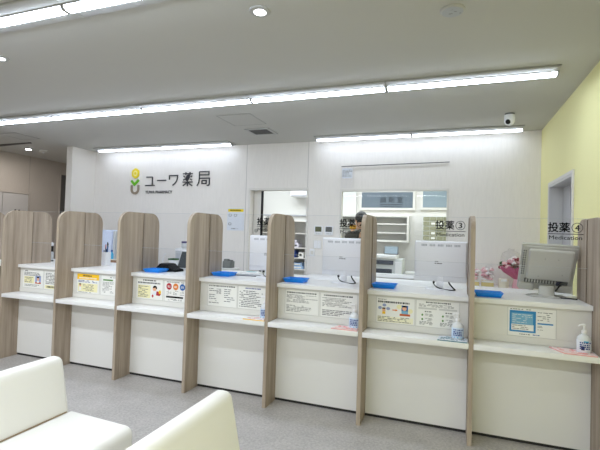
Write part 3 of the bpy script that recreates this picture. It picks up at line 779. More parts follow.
# ------------------------------------------------------------------ small things on and behind the worktop
# pen cup
cx, cy = -3.763, 3.83
t = thing('pen_cup', 'tall square white pen cup on the worktop full of pens', 'pen cup', (cx, cy, ZC))
b = MB(); w = .037
for (a0, a1, b0, b1) in ((-w, w, -w, -w + .004), (-w, w, w - .004, w), (-w, -w + .004, -w + .004, w - .004), (w - .004, w, -w + .004, w - .004)): b.box(cx + a0, cx + a1, cy + b0, cy + b1, ZC + .0006, ZC + .155)
b.box(cx - w + .004, cx + w - .004, cy - w + .004, cy + w - .004, ZC + .0006, ZC + .005)
b.build('cup_body', 'mon_white', t)
for k, (dx, dy, m, tp, nm) in enumerate(((-.020, -.01, 'black', 'mon_white', 'white pen with black grip, nearest the cup corner'), (-.006, .012, 'black', 'paper', 'black pen with a plain white cap in the white pen cup'), (.006, -.014, 'black', 'red_ink', 'black pen with a red cap in the white pen cup'), (.014, .010, 'black', 'ink_grey', 'black and grey pen in the white pen cup'), (.021, -.006, 'blue_ink2', 'black', 'blue pen leaning outward in the white pen cup'))):
    p = thing('pen', nm, 'pen', (cx + dx, cy + dy, ZC + .006), 'pens in the white cup')
    lean = Vector((dx * .5, dy * .4, .19 + .012 * k)); base = Vector((cx + dx * .6, cy + dy * .6, ZC + .007))
    MB().tube([base, base + lean * .9], .0045, 8).build('barrel', m, p); MB().tube([base + lean * .901, base + lean * 1.1], .005, 8).build('cap', tp, p)
# tall pale cabinet behind, small table with a blue bottle
t = thing('pale_cabinet', 'pale blue-white upright cabinet behind the pen cup', 'cabinet', (-4.56, 4.62, 0))
MB().box(-4.80, -4.42, 4.62, 5.0, .03, 1.415).build('body', 'pale_blue_cab', t, bevel=.01)
MB().box(-4.79, -4.43, 4.602, 4.619, .06, 1.40).build('door', 'pale_blue_cab', t, bevel=.004)
MB().box(-4.415, -4.375, 4.61, 5.0, .03, 1.40).build('side_rail', 'grey_machine', t)
MB().box(-4.79, -4.38, 4.64, 4.98, 0, .029).build('base', 'kick', t)
t = thing('side_table', 'small white side table behind the worktop near the pale cabinet', 'table', (-4.25, 4.42, 0))
MB().box(-4.40, -4.02, 4.30, 4.55, .965, .985).build('tabletop', 'white_top', t)
for a in (-4.38, -4.05):
    for c in (4.32, 4.52): MB().box(a, a + .02, c, c + .02, 0, .9645).build('leg', 'steel', t)
t = thing('brown_box', 'small brown box under the blue bottle on the side table', 'box', (-4.25, 4.42, .985))
MB().box(-4.33, -4.14, 4.38, 4.46, .9855, 1.02).build('box_body', 'brown_card', t); MB().box(-4.335, -4.135, 4.375, 4.465, 1.0205, 1.03).build('lid', 'cream', t)
t = thing('blue_bottle', 'small blue bottle standing on the brown box', 'bottle', (-4.245, 4.42, 1.03))
MB().lathe([(0, 0), (.022, 0), (.022, .07), (.010, .085), (.010, .095), (0, .096)], (-4.245, 4.42, 1.031), 16).build('bottle_body', 'cyan_ink', t, smooth=True)
MB().lathe([(0, .0965), (.012, .0965), (.012, .12), (0, .121)], (-4.245, 4.42, 1.031), 12).build('cap', 'blue_ink2', t, smooth=True)
# slim dark bottle at the far booth
t = thing('dark_bottle', 'slim dark bottle with a white cap beside the divider of the portrait notice', 'bottle', (-4.66, 3.87, ZC))
MB().lathe([(0, .0006), (.022, .0006), (.022, .012), (0, .013)], (-4.66, 3.87, ZC), 16).build('foot', 'black', t)
MB().lathe([(0, .014), (.021, .014), (.021, .105), (.012, .12), (0, .121)], (-4.66, 3.87, ZC), 16).build('bottle_body', 'grey_machine', t, smooth=True)
MB().lathe([(0, .122), (.016, .122), (.016, .19), (0, .191)], (-4.66, 3.87, ZC), 16).build('neck_band', 'black', t, smooth=True)
MB().lathe([(0, .192), (.018, .192), (.018, .225), (.008, .236), (0, .237)], (-4.66, 3.87, ZC), 16).build('cap', 'mon_white', t, smooth=True)
# black terminal
t = thing('card_terminal', 'black card terminal with sloping sides on the worktop', 'terminal', (-2.80, 3.70, ZC))
MB().prism([(-2.905, ZC + .001), (-2.905, ZC + .022), (-2.850, ZC + .080), (-2.760, ZC + .078), (-2.700, ZC + .030), (-2.655, ZC + .024), (-2.655, ZC + .001)], 'Y', 3.63, 3.775).build('body', 'black', t, bevel=.002)
MB().prism([(-2.845, ZC + .0805), (-2.765, ZC + .0787), (-2.765, ZC + .0815), (-2.845, ZC + .0833)], 'Y', 3.65, 3.755).build('keypad', 'kick', t)
MB().box(-2.89, -2.80, 3.622, 3.6295, ZC + .006, ZC + .012).build('slot', 'mon_light_grey', t)
# leaning screen
t = thing('register_display', 'dark slate register display leaning back behind the black card terminal', 'display', (-2.55, 3.84, ZC))
xf = Matrix.Translation((-2.580, 3.80, ZC + .008)) @ Matrix.Rotation(math.radians(-24), 4, 'X')
MB().box(-.185, .165, -.006, .012, .012, .218).build('casing', 'grey_machine', t, bevel=.004, xf=xf)
MB().box(-.174, .155, -.0074, -.0064, .024, .208).build('screen', 'screen', t, xf=xf)
MB().prism([(3.87, ZC + .001), (3.97, ZC + .001), (3.93, ZC + .12), (3.90, ZC + .12)], 'X', -2.60, -2.50).build('stand', 'black', t)
# grey machine with a violet-capped unit, small printer and white wire stand on a back desk
t = thing('back_desk', 'white desk behind the worktop carrying the grey machine', 'desk', (-3.4, 4.75, 0))
MB().box(-3.85, -3.05, 4.56, 5.10, .93, .955).build('desktop', 'white_top', t)
MB().box(-3.84, -3.82, 4.58, 5.08, 0, .9295).build('side_panel', 'white_lam', t); MB().box(-3.08, -3.06, 4.58, 5.08, 0, .9295).build('side_panel', 'white_lam', t)
t = thing('grey_machine', 'boxy grey-white counting machine behind the register display', 'machine', (-3.37, 4.85, .955))
MB().box(-3.49, -3.25, 4.76, 4.98, .9555, 1.20).build('body', 'grey_machine', t, bevel=.008)
MB().box(-3.485, -3.255, 4.75, 4.7595, 1.165, 1.19).build('top_band', 'mon_white', t)
MB().box(-3.46, -3.28, 4.748, 4.7595, 1.00, 1.13).build('front_cover', 'mon_light_grey', t)
hd = MB().box(-3.425, -3.33, 4.80, 4.90, 1.2005, 1.27).build('sensor_head', 'grey_machine', t, bevel=.005)
MB().box(-3.42, -3.335, 4.795, 4.905, 1.2705, 1.292).build('head_cap', 'purple', hd)
t = thing('label_printer', 'small white printer with a dark green lid before the grey machine', 'printer', (-3.42, 4.65, .955))
MB().box(-3.47, -3.37, 4.60, 4.70, .9555, 1.048).build('body', 'mon_white', t, bevel=.006)
MB().box(-3.478, -3.362, 4.592, 4.708, 1.0485, 1.068).build('lid', 'leafdark', t, bevel=.004)
t = thing('wire_stand', 'thin white wire stand on the back desk', 'stand', (-3.60, 4.65, .955))
MB().lathe([(0, .0005), (.04, .0005), (.04, .006), (0, .007)], (-3.60, 4.65, .955), 16).build('base', 'mon_white', t)
MB().tube([(-3.60, 4.65, .962), (-3.60, 4.65, 1.05), (-3.58, 4.65, 1.11), (-3.555, 4.65, 1.125)], .006, 8).build('stem', 'mon_white', t, smooth=True)
# round table and caddy
t = thing('round_stand', 'round white-topped stand behind the fifth divider tray', 'stand', (-2.585, 4.64, 0))
MB().lathe([(0, .965), (.115, .965), (.12, .975), (.12, .99), (0, .992)], (-2.585, 4.64, 0), 32).build('round_top', 'white_top', t, smooth=True)
MB().lathe([(0, .02), (.035, .02), (.03, .964), (0, .9645)], (-2.585, 4.64, 0), 16).build('stem', 'black', t, smooth=True)
MB().lathe([(0, .0), (.13, .0), (.13, .018), (0, .0195)], (-2.585, 4.64, 0), 24).build('base', 'black', t, smooth=True)
t = thing('desk_caddy', 'grey-green desk caddy on the round stand', 'caddy', (-2.60, 4.63, .992))
MB().box(-2.655, -2.54, 4.58, 4.68, .9925, 1.075).build('body', 'greygreen', t, bevel=.004)
MB().box(-2.65, -2.60, 4.60, 4.66, 1.0755, 1.10).build('divider_bin', 'greygreen', t)
MB().box(-2.59, -2.55, 4.60, 4.66, 1.0755, 1.09).build('divider_bin', 'mon_dark', t)
# flat black folder and white sheet with green print
t = thing('black_folder', 'flat black folder on the worktop before the sliding door', 'folder', (-1.94, 3.76, ZC))
MB().box(-2.035, -1.775, 3.72, 3.83, ZC + .0006, ZC + .006).build('cover', 'black', t)
MB().box(-2.03, -1.79, 3.722, 3.828, ZC + .0062, ZC + .009).build('papers', 'mon_light_grey', t)
t = thing('printed_sheet', 'white sheet with green print lying behind the black folder', 'paper', (-2.04, 4.05, ZC))
MB().box(-2.10, -1.88, 3.98, 4.14, ZC + .0006, ZC + .012).build('sheet', 'paper', t)
MB().box(-2.05, -1.94, 4.03, 4.09, ZC + .0122, ZC + .0128).build('green_print', 'cyan_obj', t)

# ------------------------------------------------------------------ low cabinet below the window, flowers on it
t = thing('low_cabinet', 'long low white cabinet against the wall under the window', 'cabinet', (-.4, 5.15, 0))
ZL = .915
MB().box(-1.73, .935, 4.93, YB - .016, ZL - .025, ZL).build('cabinet_top', 'white_top', t, bevel=.003)
MB().box(-1.72, .93, 4.97, YB - .02, .06, ZL - .0255).build('body', 'white_lam', t)
for k in range(5):
    a = -1.715 + k * .53
    dr = MB().box(a, a + .52, 4.95, 4.969, .08, ZL - .03).build('door', 'white_lam', t)
    MB().box(a + .46, a + .48, 4.935, 4.949, .55, .72).build('handle', 'steel', dr)
MB().box(-1.70, .91, 5.0, YB - .03, 0, .0595).build('plinth', 'kick', t)

def blossom(parent, c, r, mat, rnd):
    b = MB()
    for k in range(6):
        a = 2 * math.pi * k / 6 + rnd.random(); b.ball((c[0] + r * .55 * math.cos(a), c[1] + r * .55 * math.sin(a), c[2] + rnd.uniform(-.2, .2) * r), r * .55, r * .55, r * .5, 7, 5)
    b.ball((c[0], c[1], c[2] + r * .3), r * .5, None, None, 7, 5)
    return b.build('blossom', mat, parent, smooth='all')
def crumple(parent, c, rad, h, sx, sy, seed, z0=0.0):
    rnd = random.Random(seed); b = MB(); n = 16; rows = []
    prof = [(.86, 0), (.98, .25), (1.02, .5), (.86, .74), (.5, .9), (.28, .97), (.42, 1.08)]
    for q, (r, z) in enumerate(prof):
        rows.append([b.b.verts.new((c[0] + sx * rad * r * (1 + rnd.uniform(-.09, .09)) * math.cos(2 * math.pi * k / n), c[1] + sy * rad * r * (1 + rnd.uniform(-.09, .09)) * math.sin(2 * math.pi * k / n), c[2] + z0 + h * z + rnd.uniform(-.008, .008) * (q > 0))) for k in range(n)])
    for A, B in zip(rows, rows[1:]):
        for k in range(n): b.b.faces.new((A[k], A[(k + 1) % n], B[(k + 1) % n], B[k]))
    return b.build('clear_wrap', 'film', parent)
def flower_box(cx, w, label, seed, zl, n):
    rnd = random.Random(seed)
    t = thing('flower_box', label, 'flower box', (cx, 5.08, zl), 'boxed preserved flowers on the low cabinet')
    MB().box(cx - w / 2, cx + w / 2, 5.03, 5.13, zl + .001, zl + .065).build('box_base', 'straw', t, bevel=.004)
    MB().box(cx - w / 2 - .003, cx + w / 2 + .003, 5.022, 5.0295, zl + .055, zl + .070).build('box_band', 'paper', t)
    MB().box(cx - w / 2 - .003, cx + w / 2 + .003, 5.022, 5.0295, zl + .001, zl + .012).build('box_band', 'paper', t)
    for k in range(n):
        blossom(t, (cx + rnd.uniform(-.38, .38) * w, 5.08 + rnd.uniform(-.045, .045), zl + .085 + rnd.random() * .115), .024, rnd.choice(['pink_petal', 'white_petal', 'pink_petal', 'wrap2', 'white_petal']), rnd)
    crumple(t, (cx, 5.08, zl), w * .5, .155, 1, .55, seed, .07)
    return t
flower_box(.243, .125, 'boxed pink flowers touching the edge-on divider', 3, ZL, 26)
flower_box(.392, .120, 'boxed pink and white flowers beside the cream pot', 8, ZL, 26)
t = thing('cream_pot', 'small cream gift pot between boxed flowers and bouquet', 'pot', (.552, 5.07, ZL))
MB().lathe([(0, .001), (.048, .001), (.052, .01), (.052, .088), (.046, .103), (0, .104)], (.552, 5.07, ZL), 24, 1, .8).build('pot_body', 'cream', t, smooth=True)
MB().box(.525, .58, 5.019, 5.026, ZL + .075, ZL + .10).build('lid_tab', 'paper', t)
t = thing('bouquet', 'pink wrapped flower bouquet standing behind the grey monitor', 'bouquet', (.70, 5.15, ZL))
MB().lathe([(0, .001), (.075, .001), (.07, .05), (.055, .10), (0, .105)], (.72, 5.15, ZL), 18, 1, .8).build('wrap_foot', 'wrap2', t, smooth=True)
b = MB(); n = 22; rings = []
for q, (r, z, ox) in enumerate(((.045, .09, .72), (.085, .13, .705), (.135, .175, .685), (.165, .225, .675))):
    rings.append([b.b.verts.new((ox + r * (1 + (.10 if k % 2 else -.06) * q / 3) * math.cos(2 * math.pi * k / n), 5.15 + .8 * r * math.sin(2 * math.pi * k / n), ZL + z + (.022 if k % 2 else -.012) * q / 3)) for k in range(n)])
for A, B in zip(rings, rings[1:]):
    for k in range(n): b.b.faces.new((A[k], A[(k + 1) % n], B[(k + 1) % n], B[k]))
b.build('wrapping', 'wrap', t)
rnd = random.Random(12)
for k in range(46):
    a = rnd.random() * 6.283; q = math.sqrt(rnd.random()) * .15
    blossom(t, (.68 + q * math.cos(a), 5.14 + .75 * q * math.sin(a), ZL + .225 + (.15 - q) * .75 + rnd.uniform(-.02, .02)), rnd.uniform(.022, .034), rnd.choice(['pink_petal', 'white_petal', 'red_petal', 'pink_petal', 'white_petal', 'wrap2']), rnd)
b = MB()
for k in range(14):
    a = rnd.random() * 6.283; b.ball((.68 + .14 * math.cos(a), 5.14 + .10 * math.sin(a), ZL + .23 + rnd.uniform(-.01, .05)), .03, .012, .016, 6, 4)
b.build('leaves', 'leafdark', t, smooth='all')
crumple(t, (.63, 5.15, ZL), .10, .16, 1, .7, 5, .26)

# ------------------------------------------------------------------ back wall: logo sign, notice, controls, roll screen
YWL = YB - .002
def WX(u): return -4.537 + (120 + u / 6 - 146) * .01816
def WZ(v): return 2.127 - (155 + v / 6 - 185.8) * .0159
t = thing('pharmacy_sign', 'wall sign with yellow flower emblem and dark Japanese lettering', 'sign', (-4.0, YWL, 2.2))
def ring_pts(cx, cz, r, n, rot=0, sx=1.0): return [(cx + sx * r * math.cos(rot + 2 * math.pi * k / n), cz + r * math.sin(rot + 2 * math.pi * k / n)) for k in range(n)]
def roundpoly(p, r=.022, n=4):
    out = []
    for i in range(len(p)):
        a, b, c = Vector(p[i - 1]), Vector(p[i]), Vector(p[(i + 1) % len(p)])
        s, e = b + (a - b).normalized() * r, b + (c - b).normalized() * r
        for k in range(n + 1):
            u = k / n; out.append(tuple(s * (1 - u) ** 2 + b * 2 * u * (1 - u) + e * u * u))
    return out
hx, hz = WX(89), WZ(110)
MB().prism(roundpoly(ring_pts(hx, hz, .088, 6, math.pi / 2, .92)), 'Y', YWL - .012, YWL).build('emblem_flower', 'logo_yellow', t)
MB().prism(ring_pts(hx, hz, .046, 24, 0, .9), 'Y', YWL - .0135, YWL - .0121).build('emblem_ring', 'logo_pale', t)
MB().prism(ring_pts(hx, hz, .022, 18), 'Y', YWL - .015, YWL - .0136).build('emblem_centre', 'logo_yellow', t)
MB().ribbon([(WX(63), WZ(153)), (WX(84), WZ(177))], .036, YWL - .012, YWL).build('emblem_leaf', 'green', t)
MB().ribbon([(WX(80), WZ(181)), (WX(111), WZ(150))], .038, YWL - .013, YWL - .0005).build('emblem_leaf', 'green', t)
up = [(WX(67), WZ(180)), (WX(67), WZ(205))] + [(WX(88.5) - (WX(88.5) - WX(67)) * math.cos(math.pi * k / 10), WZ(207) - .060 * math.sin(math.pi * k / 10)) for k in range(11)] + [(WX(110), WZ(180))]
MB().ribbon(up, .036, YWL - .012, YWL).build('emblem_stem', 'taupe', t)
def strokes(name, ss, w=.017):
    b = MB()
    for q, s in enumerate(ss): b.ribbon([(WX(a), WZ(c)) for a, c in s], w, YWL - .010 - .0004 * q, YWL)
    return b.build(name, 'charcoal', t)
strokes('lettering', [[(160, 134), (196, 134), (198, 137), (198, 184)], [(153, 184), (213, 184)]])
strokes('lettering', [[(228, 155), (283, 155)]])
strokes('lettering', [[(303, 152), (303, 128), (352, 128), (352, 142), (347, 160), (337, 174), (323, 185)]])
strokes('lettering', [[(384, 119), (441, 119)], [(401, 110), (401, 127)], [(425, 110), (425, 127)], [(388, 132), (396, 139)], [(437, 132), (430, 139)], [(387, 156), (397, 150)], [(438, 156), (428, 150)],
                      [(384, 167), (441, 167)], [(412, 158), (412, 191)], [(408, 168), (400, 178), (386, 188)], [(416, 168), (424, 178), (440, 188)]], .015)
MB().prism([(WX(412) + .055 * math.cos(a) * .62 + .032 * math.sin(a) * .62, WZ(142) + .055 * math.cos(a) * .75 - .032 * math.sin(a) * .9) for a in [2 * math.pi * k / 20 for k in range(20)]], 'Y', YWL - .011, YWL).build('leaf_mark', 'charcoal', t)
strokes('lettering', [[(480, 110), (534, 110), (534, 128), (480, 128)], [(480, 110), (480, 152), (477, 172), (468, 190)], [(480, 147), (538, 147), (538, 181), (534, 187), (524, 187)],
                      [(496, 160), (520, 160), (520, 177), (496, 177), (496, 160)]], .016)
lettering('YUWA PHARMACY', 'lettering', 'charcoal', t, WX(155), WX(321), WZ(231), WZ(215), YWL, bold=.002, deep=.004)

t = thing('wall_notice', 'white wall notice with a yellow heading strip beside the sliding door', 'notice', (-2.92, YWL, 1.6))
MB().box(-3.058, -2.788, YWL - .008, YWL, 1.462, 1.782).build('sheet', 'paper_blue', t)
rc = MB().box(-3.045, -2.797, YWL - .0095, YWL - .0082, 1.732, 1.772).build('heading_strip', 'yellow_ink', t)
dashes(MB(), -3.01, -2.83, 1.744, 1.762, 1, YWL - .0096, random.Random(2), h=.9, rag=.01, fill=.98).build('lettering', 'ink', rc)
for cx, cz in ((-3.01, 1.682), (-2.925, 1.68), (-3.012, 1.555)):
    b = MB(); b.ribbon(ring_pts(cx, cz, .017, 16, 0, 1.3), .006, YWL - .0095, YWL - .0082, closed=True).build('printed_mark', 'ink_grey', t)
dashes(MB(), -2.985, -2.86, 1.475, 1.50, 1, YWL - .0082, random.Random(4), h=.5).build('lettering', 'ink_grey', t)

for k, (cx, lab) in enumerate(((-1.667, 'white wall controller with green-grey display nearer the sliding door'), (-1.522, 'white wall controller with grey display nearer the window'))):
    t = thing('wall_controller', lab, 'controller', (cx, YWL, 1.49), 'wall controllers')
    MB().box(cx - .058, cx + .058, YWL - .018, YWL, 1.435, 1.555).build('casing', 'mon_white', t, bevel=.004)
    MB().box(cx - .044, cx + .044, YWL - .0195, YWL - .0182, 1.478, 1.545).build('display', 'lcd_green' if k == 0 else 'mon_dark', t)
    for q in range(3): MB().box(cx - .03 + q * .024, cx - .014 + q * .024, YWL - .0195, YWL - .0182, 1.448, 1.458).build('button', 'mon_light_grey', t)
t = thing('light_switch', 'double white light switch plate under the wall controllers', 'switch', (-1.68, YWL, 1.3))
MB().box(-1.735, -1.62, YWL - .008, YWL, 1.245, 1.37).build('plate', 'frame_white', t, bevel=.003)
for a in (-1.726, -1.675): MB().box(a, a + .046, YWL - .012, YWL - .0082, 1.256, 1.36).build('rocker', 'mon_white', t)
t = thing('blank_wall_plate', 'small blank white plate below the light switch', 'plate', (-1.745, YWL, 1.18))  # plain blank wall plate, purpose unknown
MB().box(-1.785, -1.715, YWL - .008, YWL, 1.145, 1.245).build('plate', 'mon_white', t, bevel=.003)
MB().box(-1.77, -1.73, YWL - .010, YWL - .0082, 1.17, 1.22).build('cover', 'frame_white', t)

t = thing('vinyl_roll_screen', 'thin rail with a clear vinyl sheet bunched above the window', 'screen', (-1.3, YB - .02, 2.35))
MB().prism([(-1.372, 2.340), (-1.372, 2.347), (-.03, 2.367), (-.03, 2.360)], 'Y', YB - .024, YB - .012).build('rail', 'kick', t)
MB().box(-1.35, -1.34, YB - .0115, YB - .001, 2.336, 2.352).box(-.06, -.05, YB - .0115, YB - .001, 2.354, 2.372).build('bracket', 'frame_white', t)
b = MB(); nx, nz = 14, 12; V = []
rnd = random.Random(1)
for i in range(nx + 1):
    V.append([b.b.verts.new((-1.375 + .175 * i / nx, YB - .024 + .006 * math.sin(i * 1.3 + j * .9) * (.2 + j / nz) + rnd.uniform(-.002, .002), 2.337 - .285 * j / nz)) for j in range(nz + 1)])
for i in range(nx):
    for j in range(nz): b.b.faces.new((V[i][j], V[i + 1][j], V[i + 1][j + 1], V[i][j + 1]))
vs = b.build('vinyl_sheet', 'film', t, smooth='all')
dashes(MB(), -1.352, -1.225, 2.20, 2.30, 6, YB - .034, random.Random(8), h=.3, fill=1).build('lettering', 'ink_grey', vs)
MB().box(-1.358, -1.22, YB - .033, YB - .0325, 2.185, 2.315).build('paper_slip', 'paper_blue', vs)

# ------------------------------------------------------------------ ceiling fixtures
LU = 1.2525
def lamp_unit(x1, yc, label, LU=LU, lm='lamp'):
    t = thing('ceiling_light', label, 'ceiling light', (x1, yc, H), 'linear ceiling lights')
    x0 = x1 - LU + .004
    MB().box(x0, x1, yc - .125, yc + .115, H - .016, H - .0012).build('base_plate', 'fixture', t, bevel=.003)
    MB().prism([(yc - .036, H - .0235), (yc + .036, H - .0235), (yc + .030, H - .034), (yc + .016, H - .042), (yc - .016, H - .042), (yc - .030, H - .034)], 'X', x0 + .012, x1 - .012).build('lamp_cover', lm, t)
    MB().box(x0 + .012, x1 - .012, yc - .039, yc + .039, H - .0233, H - .0162).build('lamp_tray', 'fixture', t)
    for a in (x0, x1 - .0115): MB().prism([(yc - .039, H - .0165), (yc + .039, H - .0165), (yc + .033, H - .037), (yc + .017, H - .045), (yc - .017, H - .045), (yc - .033, H - .037)], 'X', a, a + .0115).build('end_cap', 'fixture', t)
    return t
L0 = lamp_unit(.72, 3.520, 'lit linear ceiling light above the worktop, nearest the yellow wall')
nth = ['second', 'third', 'fourth', 'fifth']
for k in range(1, 5): dup(L0, (.72 - LU * k, 3.520, H), f'lit linear ceiling light above the worktop, {nth[k - 1]} from the yellow wall')
dup(L0, (-2.085 , 1.76, H), 'lit linear ceiling light above the sofas, running out of view')
dup(L0, (-2.085 + LU, 1.76, H), 'lit linear ceiling light above the sofas, nearer the round downlight')
W0 = lamp_unit(.735, 5.205, 'lit linear ceiling light along the back wall, nearest the yellow wall', 1.209, 'lamp_dim')
dup(W0, (.735 - 1.209, 5.205, H), 'lit linear ceiling light along the back wall, above the vinyl roll screen')
dup(W0, (-2.925, 5.205, H), 'lit linear ceiling light over the flower sign, nearer the notice')
dup(W0, (-2.925 - 1.209, 5.205, H), 'lit linear ceiling light over the flower emblem, ending at the partition')

def downlight(x, y, r, label):
    t = thing('downlight', label, 'downlight', (x, y, H), 'round downlights')
    MB().lathe([(r, -.001), (r + .012, -.001), (r + .010, -.007), (r, -.009)], (x, y, H), 32).build('trim_ring', 'fixture', t, smooth=True)
    MB().lathe([(0, -.001), (r - .001, -.001), (r - .001, -.006), (r * .6, -.010), (0, -.012)], (x, y, H), 32).build('lens', 'downlight', t, smooth=True)
    return t
dl = downlight(-1.051, 2.136, .050, 'round lit downlight between the two rows of ceiling lights')
dup(dl, (-3.235, 2.175, H), 'round lit downlight above the cream sofa, at the picture edge')
t = thing('corridor_lamp', 'small square lit lamp on the corridor ceiling', 'ceiling lamp', (-6.46, 4.86, H))
MB().box(-6.50, -6.42, 4.82, 4.90, H - .02, H - .0012).build('housing', 'fixture', t)
MB().box(-6.49, -6.43, 4.83, 4.89, H - .032, H - .0205).build('lens', 'downlight', t)
t = thing('corridor_detector', 'small round detector on the corridor ceiling beyond the lamp', 'detector', (-6.40, 5.08, H))
MB().lathe([(0, -.001), (.07, -.001), (.065, -.025), (.03, -.035), (0, -.036)], (-6.40, 5.08, H), 24).build('housing', 'mon_grey', t, smooth=True)
MB().lathe([(0, -.0365), (.02, -.0365), (.018, -.045), (0, -.046)], (-6.40, 5.08, H), 12).build('sensor_cap', 'mon_light_grey', t, smooth=True)
x, y = -.016, 2.43
t = thing('ceiling_speaker', 'flat round white ceiling disc with small dark marks', 'ceiling disc', (x, y, H))
MB().lathe([(0, -.001), (.066, -.001), (.065, -.008), (.060, -.012), (0, -.013)], (x, y, H), 32).build('cover', 'ceil_panel', t, smooth=True)
MB().lathe([(.054, -.0132), (.056, -.0132), (.056, -.0145), (.054, -.0145)], (x, y, H), 32).build('rim_line', 'mon_light_grey', t)
for a, c, w in ((-.02, .01, .02), (.008, -.008, .014), (.035, .015, .01), (-.012, -.03, .016)): MB().box(x + a, x + a + w, y + c, y + c + .008, H - .0145, H - .0132).build('mark', 'mon_dark', t)
x, y = .528, 4.60
t = thing('security_camera', 'small white dome camera hanging from the ceiling near the yellow wall', 'camera', (x, y, H))
MB().lathe([(0, -.0012), (.045, -.0012), (.045, -.015), (0, -.016)], (x, y, H), 24).build('mount', 'mon_dark', t, smooth=True)
MB().lathe([(0, -.0165), (.047, -.0165), (.049, -.05), (.046, -.085), (.034, -.108), (.015, -.12), (0, -.122)], (x, y, H), 24).build('housing', 'mon_white', t, smooth=True)
MB().ball((x - .016, y - .028, H - .088), .026).build('lens', 'black', t, smooth='all')
t = thing('ceiling_vent', 'square grey louvred vent in the ceiling behind the lights', 'vent', (-2.24, 4.70, H))
b = MB(); x0, x1, y0, y1 = -2.40, -2.08, 4.55, 4.85
b.box(x0, x1, y0, y0 + .035, H - .012, H - .0012).box(x0, x1, y1 - .035, y1, H - .012, H - .0012).box(x0, x0 + .035, y0 + .035, y1 - .035, H - .012, H - .0012).box(x1 - .035, x1, y0 + .035, y1 - .035, H - .012, H - .0012)
b.build('frame', 'fixture', t)
MB().box(x0 + .035, x1 - .035, y0 + .035, y1 - .035, H - .004, H - .0012).build('backing', 'grey_slot', t)
b = MB()
for k in range(9):
    yy = y0 + .048 + k * .0235; b.prism([(yy, H - .0045), (yy + .004, H - .0045), (yy + .014, H - .012), (yy + .010, H - .012)], 'X', x0 + .036, x1 - .036)
b.build('louvre', 'grey_slot', t)
def hatch(x0, x1, y0, y1, label):
    t = thing('ceiling_hatch', label, 'hatch', ((x0 + x1) / 2, (y0 + y1) / 2, H), 'ceiling access hatches')
    b = MB(); w = .007
    b.box(x0, x1, y0, y0 + w, H - .003, H - .0012).box(x0, x1, y1 - w, y1, H - .003, H - .0012).box(x0, x0 + w, y0 + w, y1 - w, H - .003, H - .0012).box(x1 - w, x1, y0 + w, y1 - w, H - .003, H - .0012)
    b.build('trim_frame', 'hatch_line', t)
    MB().box(x0 + w, x1 - w, y0 + w, y1 - w, H - .002, H - .0012).build('panel', 'ceil_panel', t)
hatch(-2.44, -2.03, 3.955, 4.39, 'square access hatch in the ceiling in front of the vent')
hatch(-5.93, -5.60, 4.0, 4.38, 'square access hatch in the ceiling near the corridor')

# ------------------------------------------------------------------ dispensing room
YD = 7.418
t = thing('dispensary_sign', 'slate sign board lettered in Japanese inside the dispensing room', 'sign', (-1.06, YD, 2.07))
x0, x1, z0, z1 = -1.50, -.62, 1.945, 2.215
MB().box(x0 - .04, x1 + .04, YD - .05, YD, z0 - .04, z1 + .04).build('frame', 'frame_white', t)
MB().box(x0, x1, YD - .055, YD - .0505, z0, z1).build('board', 'slate_board', t)
lettering('調剤室', 'lettering', 'ink', t, -1.175, -.785, 2.028, 2.135, YD - .0555, bold=0, sp=1.6)
MB().box(-1.175, -.785, YD - .0575, YD - .0555, 1.998, 2.004).build('underline', 'ink', t)
lettering('Dispensing Room', 'lettering', 'ink', t, -1.165, -.80, 1.955, 1.985, YD - .0555)
t = thing('glazed_board', 'plain grey-blue glazed panel high in the dispensing room', 'panel', (-.24, YD, 2.07))
MB().box(-.495, .06, YD - .05, YD, 1.915, 2.27).build('frame', 'frame_white', t)
MB().box(-.455, .03, YD - .055, YD - .0505, 1.955, 2.235).build('pane', 'slate_pane', t)
# high wall cabinets over shelves (bulkhead)
t = thing('wall_cabinet', 'long white overhead cabinet at the back of the dispensing room', 'cabinet', (-2.4, YD, 1.79))
MB().box(-3.5, -1.60, YD - .05, YD, 1.79, 2.60).build('body', 'shelf_white', t)
MB().box(-3.5, -1.60, YD - .07, YD - .051, 1.775, 1.80).build('bottom_rail', 'mon_light_grey', t)
t = thing('open_shelf', 'white open wall shelf with three tiers beside the copier', 'shelf', (-1.1, YD, 1.36))
x0, x1, z0, z1 = -1.95, -.655, 1.355, 1.80
MB().box(x0, x1, YD - .30, YD - .278, z0, z0 + .03).box(x0, x1, YD - .30, YD - .278, z1 - .03, z1).box(x1 - .03, x1, YD - .30, YD - .278, z0 + .03, z1 - .03).build('face_frame', 'frame_white', t)
MB().box(x0, x1, YD - .02, YD - .001, z0, z1).build('back_panel', 'shelf_white', t)
MB().box(x0, x0 + .02, YD - .277, YD - .021, z0, z1).build('side_panel', 'shelf_white', t); MB().box(x1 - .02, x1, YD - .277, YD - .021, z0, z1).build('side_panel', 'shelf_white', t)
for z in (z0, z0 + .14, z0 + .29, z1 - .02): MB().box(x0 + .021, x1 - .021, YD - .278, YD - .021, z, z + .02).build('shelf_board', 'frame_white', t)
t = thing('drawer_rack', 'olive grey rack of small medicine drawers in the dispensing room', 'drawer rack', (-.26, YD, 1.0))
x0, x1, z0, z1 = -.44, .0, 1.0, 1.80
MB().box(x0, x1, YD - .25, YD - .001, 0, z1).build('carcass', 'shelf_white', t)
for r in range(10):
    for c in range(4):
        a = x0 + .012 + c * .105; z = z0 + .012 + r * .079
        dr = MB().box(a, a + .099, YD - .262, YD - .2505, z, z + .062).build('drawer', 'olive_drawer', t)
        if R.random() < .12: MB().box(a + .02, a + .08, YD - .2640, YD - .2622, z + .015, z + .05).build('label_card', 'paper', dr)
t = thing('lower_counter', 'pale grey counter along the back of the dispensing room', 'counter', (-.3, YD, 0))
MB().box(-.66, .55, YD - .60, YD - .30, .0, .86).build('body', 'printer', t)
